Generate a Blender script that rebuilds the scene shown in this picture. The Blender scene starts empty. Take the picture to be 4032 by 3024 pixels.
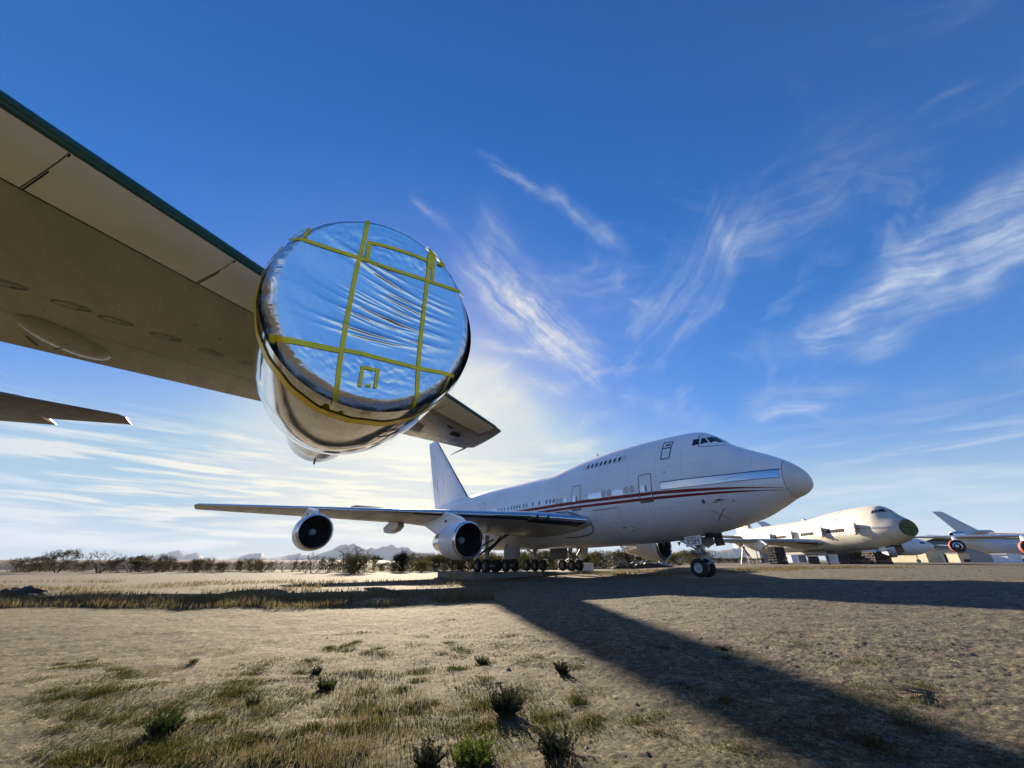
import bpy, bmesh, math, random
import numpy as np
from mathutils import Vector, Matrix, noise as mnoise
R=math.radians
rnd=random.Random(7); rng=np.random.default_rng(11)
scene=bpy.context.scene
COL=scene.collection
# ------------------------------------------------------------------ camera
F_PX=1530.0; PITCH=math.atan(697/1530.0); CAM=np.array([0.0,0.0,1.0])
EXPOSURE=1.76; SUN_STRENGTH=4.9
SKY_STRENGTH=0.06; SKY_DUST=0.5; SKY_OZONE=2.5; SKY_SAT=1.40; SKY_VAL=0.96; SKY_SOFT=0.27; SKY_GAMMA=1.13
CLOUD_FAR=(3.3,3.7,4.2); CLOUD_NEAR=(5.3,5.0,3.9); GLOW_POW=140.0; GLOW_COL=(.9,.75,.42)
SKY_TINT=(1.10,.96,1.02); WH_A=1.9; WH_B=5.0
HAZE_DENS=5.5e-5; HAZE_COL=(.62,.76,1.0,1)
cd=bpy.data.cameras.new('camera'); cam=bpy.data.objects.new('camera',cd); COL.objects.link(cam)
cd.sensor_width=36.0; cd.lens=F_PX/4032*36.0; cd.clip_start=0.1; cd.clip_end=60000
cam.location=(0,0,1.0); cam.rotation_euler=(math.pi/2+PITCH,0,0); scene.camera=cam
# ------------------------------------------------------------------ render look
scene.view_settings.view_transform='Standard'; scene.view_settings.look='None'
scene.view_settings.exposure=EXPOSURE; scene.view_settings.gamma=1.0
scene.view_settings.use_curve_mapping=False
scene.render.engine='CYCLES'; scene.cycles.use_denoising=True
scene.cycles.max_bounces=8; scene.cycles.diffuse_bounces=4; scene.cycles.glossy_bounces=4
scene.cycles.transparent_max_bounces=12; scene.cycles.volume_bounces=0
scene.cycles.sample_clamp_indirect=6.0
# ------------------------------------------------------------------ sun + sky
SUN_AZ=R(-14.6); SUN_EL=R(16.4)
SUN_DIR=Vector((math.sin(SUN_AZ)*math.cos(SUN_EL),math.cos(SUN_AZ)*math.cos(SUN_EL),math.sin(SUN_EL)))
sl=bpy.data.lights.new('sun','SUN'); sl.energy=SUN_STRENGTH; sl.angle=R(0.53); sl.color=(1.0,0.83,0.62)
so=bpy.data.objects.new('sun',sl); COL.objects.link(so); so.location=(-30,90,60)
so.rotation_euler=SUN_DIR.to_track_quat('Z','Y').to_euler()

def ray(u,v):
    x=(u-2016)/F_PX; yy=(1512-v)/F_PX; c,s=math.cos(PITCH),math.sin(PITCH)
    return np.array([x,c-yy*s,s+yy*c])
def azel(du,dv):            # a point of the sky, from the photograph at 2212 px width, as azimuth and elevation
    r=ray(du*4032/2212,dv*4032/2212); r=r/np.linalg.norm(r)
    return math.atan2(r[0],r[1]),math.asin(r[2])

world=bpy.data.worlds.new('World'); scene.world=world; world.use_nodes=True
class NT:
    """tiny node-tree helper: every call returns an output socket"""
    def __init__(self,tree): self.t=tree; self.n=tree.nodes; self.l=tree.links
    def node(self,typ,**kw):
        nd=self.n.new(typ)
        for k,v in kw.items(): setattr(nd,k,v)
        return nd
    def put(self,sock,val):
        if isinstance(val,bpy.types.NodeSocket): self.l.new(val,sock)
        elif val is not None: sock.default_value=val
    def m(self,op,a,b=None,c=None,clamp=False):
        nd=self.node('ShaderNodeMath',operation=op,use_clamp=clamp)
        for i,x in enumerate((a,b,c)):
            if x is not None: self.put(nd.inputs[i],x)
        return nd.outputs[0]
    def vm(self,op,a,b=None):
        nd=self.node('ShaderNodeVectorMath',operation=op)
        self.put(nd.inputs[0],a)
        if b is not None: self.put(nd.inputs[1],b)
        return nd.outputs['Value' if op in('DOT_PRODUCT','LENGTH') else 'Vector']
    def comb(self,x,y,z=0.0):
        nd=self.node('ShaderNodeCombineXYZ')
        for i,q in enumerate((x,y,z)): self.put(nd.inputs[i],q)
        return nd.outputs[0]
    def sep(self,v):
        nd=self.node('ShaderNodeSeparateXYZ'); self.put(nd.inputs[0],v); return nd.outputs
    def noise(self,vec,scale,detail=3.0,rough=0.5,dist=0.0,color=False):
        nd=self.node('ShaderNodeTexNoise'); self.put(nd.inputs['Vector'],vec)
        nd.inputs['Scale'].default_value=scale; nd.inputs['Detail'].default_value=detail
        nd.inputs['Roughness'].default_value=rough; nd.inputs['Distortion'].default_value=dist
        return nd.outputs['Color' if color else 'Fac']
    def ramp(self,f,a,b,lo=0.0,hi=1.0,smooth=True):
        nd=self.node('ShaderNodeMapRange'); nd.interpolation_type='SMOOTHSTEP' if smooth else 'LINEAR'
        self.put(nd.inputs[0],f)
        for i,x in enumerate((a,b,lo,hi)): nd.inputs[i+1].default_value=x
        return nd.outputs[0]
    def mix(self,f,a,b,typ='MIX'):
        nd=self.node('ShaderNodeMix',data_type='RGBA',blend_type=typ)
        self.put(nd.inputs[0],f)
        for s,x in ((nd.inputs[6],a),(nd.inputs[7],b)):
            self.put(s,(*x,1.0) if isinstance(x,tuple) and len(x)==3 else x)
        return nd.outputs[2]

def build_world():
    t=world.node_tree; t.nodes.clear(); k=NT(t)
    geo=k.node('ShaderNodeTexCoord').outputs['Generated']
    sky=k.node('ShaderNodeTexSky',sky_type='NISHITA',sun_disc=False,sun_elevation=SUN_EL,sun_rotation=SUN_AZ)
    sky.altitude=600; sky.air_density=1.0; sky.dust_density=SKY_DUST; sky.ozone_density=SKY_OZONE
    x,y,z=k.sep(k.vm('NORMALIZE',geo))
    az=k.m('ARCTAN2',x,y); el=k.m('ARCSINE',z)
    cosd0=k.vm('DOT_PRODUCT',k.vm('NORMALIZE',geo),tuple(SUN_DIR))
    hs=k.node('ShaderNodeHueSaturation'); hs.inputs['Saturation'].default_value=SKY_SAT; hs.inputs['Value'].default_value=SKY_VAL
    gm=k.node('ShaderNodeGamma'); k.l.new(sky.outputs[0],gm.inputs[0]); gm.inputs[1].default_value=SKY_GAMMA
    tint=k.mix(1.0,gm.outputs[0],SKY_TINT,'MULTIPLY')
    k.l.new(tint,hs.inputs['Color'])
    lum=k.vm('DOT_PRODUCT',hs.outputs[0],(.2126,.7152,.0722))
    vs=k.node('ShaderNodeVectorMath',operation='SCALE'); k.l.new(hs.outputs[0],vs.inputs[0]); k.put(vs.inputs['Scale'],k.m('DIVIDE',1.0,k.m('ADD',1.0,k.m('MULTIPLY',lum,SKY_SOFT))))
    base=k.mix(k.ramp(lum,WH_A,WH_B,0.0,.85),vs.outputs[0],k.mix(k.ramp(cosd0,.88,.995),(1.7,2.8,3.6),(3.7,4.0,3.9)))
    # slow wobble shared by every wisp
    p0=k.comb(az,el,0.0)
    wob=k.noise(p0,5.5,2.0,0.5,color=True)
    wob=k.vm('SUBTRACT',wob,(0.5,0.5,0.5))
    sc=k.node('ShaderNodeVectorMath',operation='SCALE'); k.l.new(wob,sc.inputs[0]); sc.inputs['Scale'].default_value=0.16
    pw=k.vm('ADD',p0,sc.outputs[0])
    sc2=k.node('ShaderNodeVectorMath',operation='SCALE'); k.l.new(wob,sc2.inputs[0]); sc2.inputs['Scale'].default_value=0.06
    wob2=k.vm('SUBTRACT',k.noise(p0,21.0,3.0,0.6,color=True),(0.5,0.5,0.5))
    sc3=k.node('ShaderNodeVectorMath',operation='SCALE'); k.l.new(wob2,sc3.inputs[0]); sc3.inputs['Scale'].default_value=0.022
    pw2=k.vm('ADD',k.vm('ADD',p0,sc2.outputs[0]),sc3.outputs[0])
    cosd=k.vm('DOT_PRODUCT',k.vm('NORMALIZE',geo),tuple(SUN_DIR))
    near=k.ramp(cosd,0.72,0.995)
    total=None
    def add(a):
        nonlocal total
        total=a if total is None else k.m('ADD',total,a)
    # wisps: ends (photo points), width (rad), strength, streak frequency, wobble
    W=[((1050,345),(1215,425),.008,.60,26,1,.2),((1190,410),(1340,525),.012,.60,26,1,.22),
       ((1010,560),(1290,770),.045,.55,22,2,.25),((1040,600),(1240,790),.026,.75,26,2,.22),((1100,620),(1285,760),.014,.65,26,2,.2),((1040,470),(1140,640),.040,.32,22,2,.3),
       ((1030,722),(1240,785),.013,.75,20,1,.25),((1255,780),(1310,850),.018,.45,26,2,.25),((1140,810),(1230,850),.014,.45,26,2,.3),
       ((1180,620),(1370,600),.05,.26,14,2,.3),((1380,700),(1620,480),.055,.40,16,2,.3),((1440,755),(1570,620),.012,.40,20,1,.25),
       ((1552,430),(1588,600),.013,.32,20,1,.25),((1600,530),(1900,310),.05,.30,16,2,.3),
       ((1720,748),(2300,350),.026,.75,26,1,.18),((1850,745),(2300,470),.018,.95,30,1,.15),((1780,700),(2280,440),.012,.7,30,1,.2),((1930,560),(2280,330),.012,.65,26,1,.2),
       ((1610,895),(1860,822),.020,.55,22,1,.22),((1640,907),(1770,882),.008,.8,20,1,.2),((1660,760),(1800,720),.03,.22,16,2,.3),
       ((960,905),(1120,850),.030,.85,18,2,.3),((985,830),(1095,785),.022,.6,20,2,.3),((1150,945),(1290,985),.018,.65,22,2,.25),((1165,978),(1300,955),.010,.6,22,1,.25),
       ((400,982),(660,1035),.016,1.0,24,1,.25),((490,930),(640,990),.014,.8,24,1,.25),((380,1045),(900,1085),.014,.85,18,1,.25),
       ((-40,955),(165,970),.014,.75,20,1,.2),((-40,1085),(185,1105),.014,.7,18,1,.25),((985,1062),(1090,1030),.010,.6,18,1,.25),
       ((890,425),(965,485),.009,.35,20,1,.25),((1280,1120),(1500,1040),.03,.2,14,1,.3),((1750,1045),(2230,1000),.03,.30,14,1,.3),((1700,1090),(2230,1060),.03,.45,14,1,.3)]
    # three streak textures, each drawn out along one direction of the high wind
    def streak(dx,dy,fr,seed):
        n=(-dy,dx); al=k.vm('DOT_PRODUCT',pw2,(dx,dy,0.0)); ac=k.vm('DOT_PRODUCT',pw2,(n[0],n[1],0.0))
        return k.noise(k.comb(k.m('MULTIPLY_ADD',al,fr*.16,seed),k.m('MULTIPLY',ac,fr*1.9),seed),1.0,7.0,0.66,0.2)
    dirs=[(.79,-.61),(.77,.64),(.99,-.10)]
    nzs=[streak(d[0],d[1],24,3.1+5*i) for i,d in enumerate(dirs)]
    acc=[None,None,None]
    for i,(A,B,w,st,fr,wv,fall) in enumerate(W):
        a=azel(*A); b=azel(*B); L=math.hypot(b[0]-a[0],b[1]-a[1]); d=((b[0]-a[0])/L,(b[1]-a[1])/L); n=(-d[1],d[0])
        src=pw2
        q=k.vm('SUBTRACT',src,(a[0],a[1],0.0))
        al=k.m('MULTIPLY',k.vm('DOT_PRODUCT',q,(d[0],d[1],0.0)),1.0/L)
        s=k.m('MULTIPLY',k.vm('DOT_PRODUCT',q,(n[0],n[1],0.0)),1.0/(w*1.25))
        g=k.m('POWER',2.718,k.m('MULTIPLY',k.m('MULTIPLY',s,s),-1.0))
        e=k.m('MULTIPLY',k.ramp(al,-fall,fall),k.ramp(al,1+fall,1-fall))
        j=max(range(3),key=lambda j:abs(dirs[j][0]*d[0]+dirs[j][1]*d[1]))
        v=k.m('MULTIPLY',k.m('MULTIPLY',g,e),st)
        acc[j]=v if acc[j] is None else k.m('ADD',acc[j],v)
    blot=k.ramp(k.noise(p0,8.0,5.0,0.6),.30,.66,.30,1.0)
    for j in range(3):
        if acc[j] is not None: add(k.m('MULTIPLY',k.m('MULTIPLY',acc[j],.88),k.m('MULTIPLY',blot,k.ramp(nzs[j],.22,.82))))
    # thin veil low over the horizon, streaked level
    low=k.comb(k.m('MULTIPLY',az,2.6),k.m('MULTIPLY',el,34.0),0.4)
    ln=k.noise(low,1.6,5.0,0.6,0.4)
    side=k.ramp(az,.55,-.25,.34,1.0)
    add(k.m('MULTIPLY',k.m('MULTIPLY',k.ramp(ln,.44,.62),side),k.m('MULTIPLY',k.ramp(el,R(17),R(9)),k.ramp(el,R(-1),R(2.5),.35,1.0))))
    hi=k.noise(k.comb(k.m('MULTIPLY',az,5.0),k.m('MULTIPLY',el,9.0),2.0),1.0,6.0,0.62,1.2)
    add(k.m('MULTIPLY',k.ramp(hi,.48,.80),k.m('MULTIPLY',k.ramp(el,R(8),R(20)),k.m('MULTIPLY',k.ramp(az,-.35,.10),k.ramp(el,R(56),R(30),0.0,.24)))))
    tot=k.m('MINIMUM',total,0.92)
    ccol=k.mix(near,CLOUD_FAR,CLOUD_NEAR)
    col=k.mix(tot,base,ccol)
    # glow of the thin cloud round the hidden sun
    gl=k.m('POWER',k.m('MAXIMUM',cosd,0.0),GLOW_POW)
    col=k.mix(1.0,col,k.mix(gl,(0.0,0.0,0.0),GLOW_COL),'ADD')
    bg=k.node('ShaderNodeBackground'); bg.inputs['Strength'].default_value=SKY_STRENGTH; k.l.new(col,bg.inputs['Color'])
    out=k.node('ShaderNodeOutputWorld'); k.l.new(bg.outputs[0],out.inputs['Surface'])
build_world()
world.cycles.sampling_method='MANUAL'; world.cycles.sample_map_resolution=512
# ------------------------------------------------------------------ materials
MATS={}
def pbr(name,col,rough=.5,metal=0.0,spec=None,var=0.0,vscale=1.0,bump=0.0,bscale=20.0,coat=0.0,col2=None,streak=None,vdetail=4.0,sss=None):
    if name in MATS: return MATS[name]
    m=bpy.data.materials.new(name); m.use_nodes=True; k=NT(m.node_tree); t=m.node_tree
    b=t.nodes['Principled BSDF']; b.inputs['Roughness'].default_value=rough; b.inputs['Metallic'].default_value=metal
    if spec is not None: b.inputs['Specular IOR Level'].default_value=spec
    if coat: b.inputs['Coat Weight'].default_value=coat; b.inputs['Coat Roughness'].default_value=.12
    b.inputs['Base Color'].default_value=(*col,1)
    vec=k.node('ShaderNodeTexCoord').outputs['Object']
    if streak:
        mp=k.node('ShaderNodeMapping'); k.l.new(vec,mp.inputs[0]); mp.inputs['Scale'].default_value=streak; vec=mp.outputs[0]
    if var or col2:
        n=k.noise(vec,vscale,vdetail,.62)
        c2=col2 or tuple(x*(1-var) for x in col)
        k.l.new(k.mix(k.ramp(n,.35,.68),tuple(col),tuple(c2)),b.inputs['Base Color'])
        r2=k.ramp(n,.3,.75,rough*.85,min(1,rough*1.25)); k.l.new(r2,b.inputs['Roughness'])
    if bump:
        n2=k.noise(vec,bscale,3,.6); bp=k.node('ShaderNodeBump'); bp.inputs['Strength'].default_value=bump; bp.inputs['Distance'].default_value=.05
        k.l.new(n2,bp.inputs['Height']); k.l.new(bp.outputs[0],b.inputs['Normal'])
    MATS[name]=m; return m
def leafmat(name,c1,c2,trans=.35):
    if name in MATS: return MATS[name]
    m=bpy.data.materials.new(name); m.use_nodes=True; t=m.node_tree; t.nodes.clear(); k=NT(t)
    oi=k.node('ShaderNodeObjectInfo').outputs['Random']; gi=k.node('ShaderNodeNewGeometry').outputs['Random Per Island']
    c=k.mix(gi,c1,c2); c=k.mix(k.m('MULTIPLY',oi,.35),c,tuple(x*.6 for x in c2))
    d=k.node('ShaderNodeBsdfDiffuse'); k.l.new(c,d.inputs[0]); tr=k.node('ShaderNodeBsdfTranslucent'); k.l.new(c,tr.inputs[0])
    mx=k.node('ShaderNodeMixShader'); mx.inputs[0].default_value=trans; k.l.new(d.outputs[0],mx.inputs[1]); k.l.new(tr.outputs[0],mx.inputs[2])
    o=k.node('ShaderNodeOutputMaterial'); k.l.new(mx.outputs[0],o.inputs[0]); MATS[name]=m; return m
WHITE=pbr('white_paint',(.82,.85,.88),.38,var=.10,vscale=.45,coat=.25,streak=(.5,1.0,.6))
WHITE2=pbr('white_paint_dull',(.74,.74,.72),.48,var=.14,vscale=.8)
RADOME=pbr('radome_paint',(.74,.71,.66),.5,var=.06,vscale=1.5)
CREAM=pbr('chalky_cream_paint',(.55,.525,.455),.6,var=.16,vscale=.5)
GREYP=pbr('grey_paint',(.42,.43,.43),.45,var=.15,vscale=1.2)
WINGP=pbr('wing_grey_paint',(.50,.49,.46),.36,var=.22,vscale=.9,streak=(.35,1.6,1),spec=.5)
METAL=pbr('bare_metal',(.72,.73,.75),.20,1.0,var=.12,vscale=2.0)
POLISH=pbr('polished_metal',(.70,.69,.67),.085,1.0,var=.06,vscale=3.0,bump=.03,bscale=2.2)
DARKM=pbr('dark_metal',(.12,.12,.125),.45,.7)
STEEL=pbr('gear_steel',(.38,.42,.41),.42,.35,var=.2,vscale=6)
BLACK=pbr('black_rubber',(.012,.012,.013),.75)
TYRE=pbr('tyre_rubber',(.018,.018,.019),.8,var=.3,vscale=4)
DARK=pbr('dark_interior',(.012,.012,.014),.9)
GLASS=pbr('cockpit_glass',(.015,.017,.02),.06,spec=.7)
RED=pbr('red_stripe_paint',(.22,.012,.018),.5,var=.12,vscale=1.2,spec=.3)
LINE=pbr('seal_grey',(.09,.10,.12),.6)
BLUETAPE=pbr('blue_tape',(.05,.13,.25),.6,var=.2,vscale=6)
GREEN=pbr('green_primer',(.012,.075,.042),.32,var=.25,vscale=2)
BULK=pbr('green_bulkhead',(.10,.14,.04),.7,col2=(.035,.05,.018),vscale=2.5)
YTAPE=pbr('yellow_tape',(1.0,.77,.04),.34,.30,var=.10,vscale=9)
CONC=pbr('concrete',(.20,.19,.165),.9,var=.25,vscale=1.5,bump=.3,bscale=9)
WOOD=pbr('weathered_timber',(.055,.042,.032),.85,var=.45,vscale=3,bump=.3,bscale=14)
BEIGE=pbr('beige_wall',(.52,.43,.30),.85,var=.12,vscale=.3)
TAN=pbr('tan_wall',(.60,.53,.36),.85,var=.1,vscale=.3)
SHEET=pbr('grey_sheet_metal',(.30,.31,.31),.6,var=.15,vscale=.4)
ROOFG=pbr('pale_green_roof',(.36,.43,.40),.55,var=.12,vscale=.4)
ROOFD=pbr('dark_roof',(.13,.15,.14),.7,var=.15,vscale=.4)
GREENC=pbr('green_container',(.03,.13,.06),.6,var=.2,vscale=.5)
ROCK=pbr('dark_rubble',(.055,.046,.038),.95,var=.4,vscale=2.2,bump=.6,bscale=5)
REDC=pbr('red_cover_fabric',(.42,.05,.045),.7,var=.2,vscale=2)
BLUEG=pbr('blue_grey_paint',(.30,.38,.47),.45,var=.1,vscale=.8)
NAVY=pbr('navy_lettering',(.02,.04,.16),.5)
INKB=pbr('black_lettering',(.012,.012,.014),.6)
SKIN=pbr('skin',(.32,.19,.13),.6); CLOTH=pbr('dark_clothes',(.03,.032,.04),.9); HAIR=pbr('dark_hair',(.02,.015,.012),.8)
BARK=pbr('mesquite_bark',(.075,.058,.045),.95,var=.4,vscale=5)
def foilmat(name,rough,bump,bscale,stretch,dist=.04,col=(.90,.90,.90)):
    m=bpy.data.materials.new(name); m.use_nodes=True; k=NT(m.node_tree); b=m.node_tree.nodes['Principled BSDF']
    b.inputs['Base Color'].default_value=(*col,1); b.inputs['Metallic'].default_value=1.0; b.inputs['Roughness'].default_value=rough
    mp=k.node('ShaderNodeMapping'); k.l.new(k.node('ShaderNodeTexCoord').outputs['Object'],mp.inputs[0]); mp.inputs['Scale'].default_value=stretch
    n=k.noise(mp.outputs[0],bscale,4,.55,.6); bp=k.node('ShaderNodeBump'); bp.inputs['Strength'].default_value=bump; bp.inputs['Distance'].default_value=dist
    k.l.new(n,bp.inputs['Height']); k.l.new(bp.outputs[0],b.inputs['Normal']); MATS[name]=m; return m
FOILW=foilmat('window_foil',.30,.45,3.5,(1,1,1.6),.04,(.74,.76,.79))
FOILN=foilmat('cover_foil',.07,.10,5.0,(1,1,1),.02,(.74,.77,.80))
FOILC=foilmat('crinkled_foil',.30,1.0,6.0,(1,1,1),.03,(.84,.83,.82))

# ------------------------------------------------------------------ object helpers
def mesh(name,V,F,mats,mi=None,smooth=True,angle=35):
    me=bpy.data.meshes.new(name); me.from_pydata([tuple(map(float,v)) for v in V],[],[tuple(map(int,f)) for f in F])
    for m in (mats if isinstance(mats,(list,tuple)) else [mats]): me.materials.append(m)
    if mi is not None: me.polygons.foreach_set('material_index',np.asarray(mi,dtype=np.int32))
    if smooth:
        me.shade_smooth(); me.set_sharp_from_angle(angle=R(angle))
    else: me.shade_flat()
    me.update(); return me
def link(name,me,parent=None,loc=None,rot=None,sc=None,**props):
    o=bpy.data.objects.new(name,me); COL.objects.link(o)
    if parent is not None: o.parent=parent
    if loc is not None: o.location=loc
    if rot is not None: o.rotation_euler=rot
    if sc is not None: o.scale=sc
    for a,b in props.items(): o[a]=b
    return o
def obj(name,V,F,mats,parent=None,mi=None,smooth=True,angle=35,**props):
    return link(name,mesh(name,V,F,mats,mi,smooth,angle),parent,**props)
def thing(name,label,cat,loc=(0,0,0),rotz=0.0,group=None):
    o=bpy.data.objects.new(name,None); COL.objects.link(o); o.location=loc; o.rotation_euler=(0,0,rotz); o.empty_display_size=.5
    o['label']=label; o['category']=cat
    if group: o['group']=group
    return o
def dup(root,loc,rotz=0.0,label=None,sc=None,group=None):
    r=root.copy(); COL.objects.link(r); r.location=loc; r.rotation_euler=(0,0,rotz)
    if label: r['label']=label
    if group: r['group']=group
    if sc: r.scale=sc
    for ch in root.children:
        c=ch.copy(); COL.objects.link(c); c.parent=r
        for g in ch.children:
            d=g.copy(); COL.objects.link(d); d.parent=c
    return r
class MB:
    """collects boxes, tubes and lathes, then becomes one mesh"""
    def __init__(self): self.V=[];self.F=[];self.I=[]
    def add(self,V,F,mi=0):
        b=len(self.V); self.V+=[tuple(v) for v in V]; self.F+=[tuple(i+b for i in f) for f in F]; self.I+=[mi]*len(F); return self
    def box(self,c,d,rot=None,mi=0):
        M=rot or Matrix.Identity(3); c=Vector(c)
        V=[c+M@Vector((sx*d[0]/2,sy*d[1]/2,sz*d[2]/2)) for sx in(-1,1) for sy in(-1,1) for sz in(-1,1)]
        return self.add(V,[(0,1,3,2),(4,6,7,5),(0,4,5,1),(2,3,7,6),(0,2,6,4),(1,5,7,3)],mi)
    def tube(self,a,b,r0,r1=None,n=8,cap=True,mi=0):
        r1=r0 if r1 is None else r1; a=Vector(a);b=Vector(b); d=(b-a).normalized()
        e=d.cross(Vector((0,0,1)) if abs(d.z)<.95 else Vector((1,0,0))).normalized(); g=d.cross(e)
        V=[a+(e*math.cos(t)+g*math.sin(t))*r0 for t in [2*math.pi*i/n for i in range(n)]]+[b+(e*math.cos(t)+g*math.sin(t))*r1 for t in [2*math.pi*i/n for i in range(n)]]
        F=[(i,(i+1)%n,n+(i+1)%n,n+i) for i in range(n)]
        if cap: F+=[tuple(range(n-1,-1,-1)),tuple(range(n,2*n))]
        return self.add(V,F,mi)
    def lathe(self,prof,c=(0,0,0),axis='x',n=32,mi=0,capa=False,capb=False):
        V=[];F=[];c=Vector(c)
        for (x,r) in prof:
            for i in range(n):
                t=2*math.pi*i/n; a,b=r*math.cos(t),r*math.sin(t)
                V.append(c+(Vector((x,a,b)) if axis=='x' else Vector((a,x,b)) if axis=='y' else Vector((a,b,x))))
        for j in range(len(prof)-1):
            for i in range(n): F.append((j*n+i,j*n+(i+1)%n,(j+1)*n+(i+1)%n,(j+1)*n+i))
        if capa: F.append(tuple(range(n)))
        if capb: F.append(tuple((len(prof)-1)*n+i for i in range(n)))
        return self.add(V,F,mi)
    def prism(self,poly,axis,h0,h1,mi=0):
        """poly: 2D points; axis 'y' -> (x,z) extruded along y, 'z' -> (x,y) extruded along z, 'x' -> (y,z) along x"""
        def P(a,b,h): return (a,h,b) if axis=='y' else (a,b,h) if axis=='z' else (h,a,b)
        n=len(poly); V=[P(a,b,h0) for a,b in poly]+[P(a,b,h1) for a,b in poly]
        F=[(i,(i+1)%n,n+(i+1)%n,n+i) for i in range(n)]+[tuple(range(n-1,-1,-1)),tuple(range(n,2*n))]
        return self.add(V,F,mi)
    def mesh(self,name,mats,smooth=True,angle=35): return mesh(name,self.V,self.F,mats,self.I,smooth,angle)
    def obj(self,name,mats,parent=None,smooth=True,angle=35,**props): return link(name,self.mesh(name,mats,smooth,angle),parent,**props)
def rotz(a): return Matrix.Rotation(a,3,'Z')
def sstep(a,b,x):
    t=np.clip((x-a)/(b-a),0,1); return t*t*(3-2*t)

# ------------------------------------------------------------------ ground
def hash_noise(x,y,seed=0):
    xi=np.floor(x).astype(np.int64); yi=np.floor(y).astype(np.int64); fx=x-xi; fy=y-yi
    def h(a,b):
        n=(a*374761393+b*668265263+seed*1442695041)&0x7fffffff; n=((n^(n>>13))*1274126177)&0x7fffffff; return ((n^(n>>16))&0xffff)/65535.0
    u=fx*fx*(3-2*fx); v=fy*fy*(3-2*fy)
    return (h(xi,yi)*(1-u)+h(xi+1,yi)*u)*(1-v)+(h(xi,yi+1)*(1-u)+h(xi+1,yi+1)*u)*v
def ground_z(x,y):
    x=np.asarray(x,float); y=np.asarray(y,float); r=np.hypot(x,y)
    g=-.55+1.0*sstep(-8,26,x-.12*np.clip(y,-50,150))
    g=g+.20*np.exp(-((x-1.6)**2+(y-44.8)**2)/90.0)
    near=1-sstep(18,45,r)
    g=g+near*(.10*(hash_noise(x*.35,y*.35,1)-.5)+.045*(hash_noise(x*1.3,y*1.3,2)-.5)+.022*(hash_noise(x*4.1,y*4.1,3)-.5))
    return g
def gz(x,y): return float(ground_z(x,y))
def on_ground(u,v,extra=0.0):
    """ground point seen at a 4032-px photo point"""
    r=ray(u,v); t=1.5/max(1e-3,-r[2])
    for _ in range(60):
        P=CAM+r*t; t+= .5*(P[2]-gz(P[0],P[1]))/max(.02,-r[2])
        if t>400: break
    P=CAM+r*t; return Vector((P[0],P[1],gz(P[0],P[1])))
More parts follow.
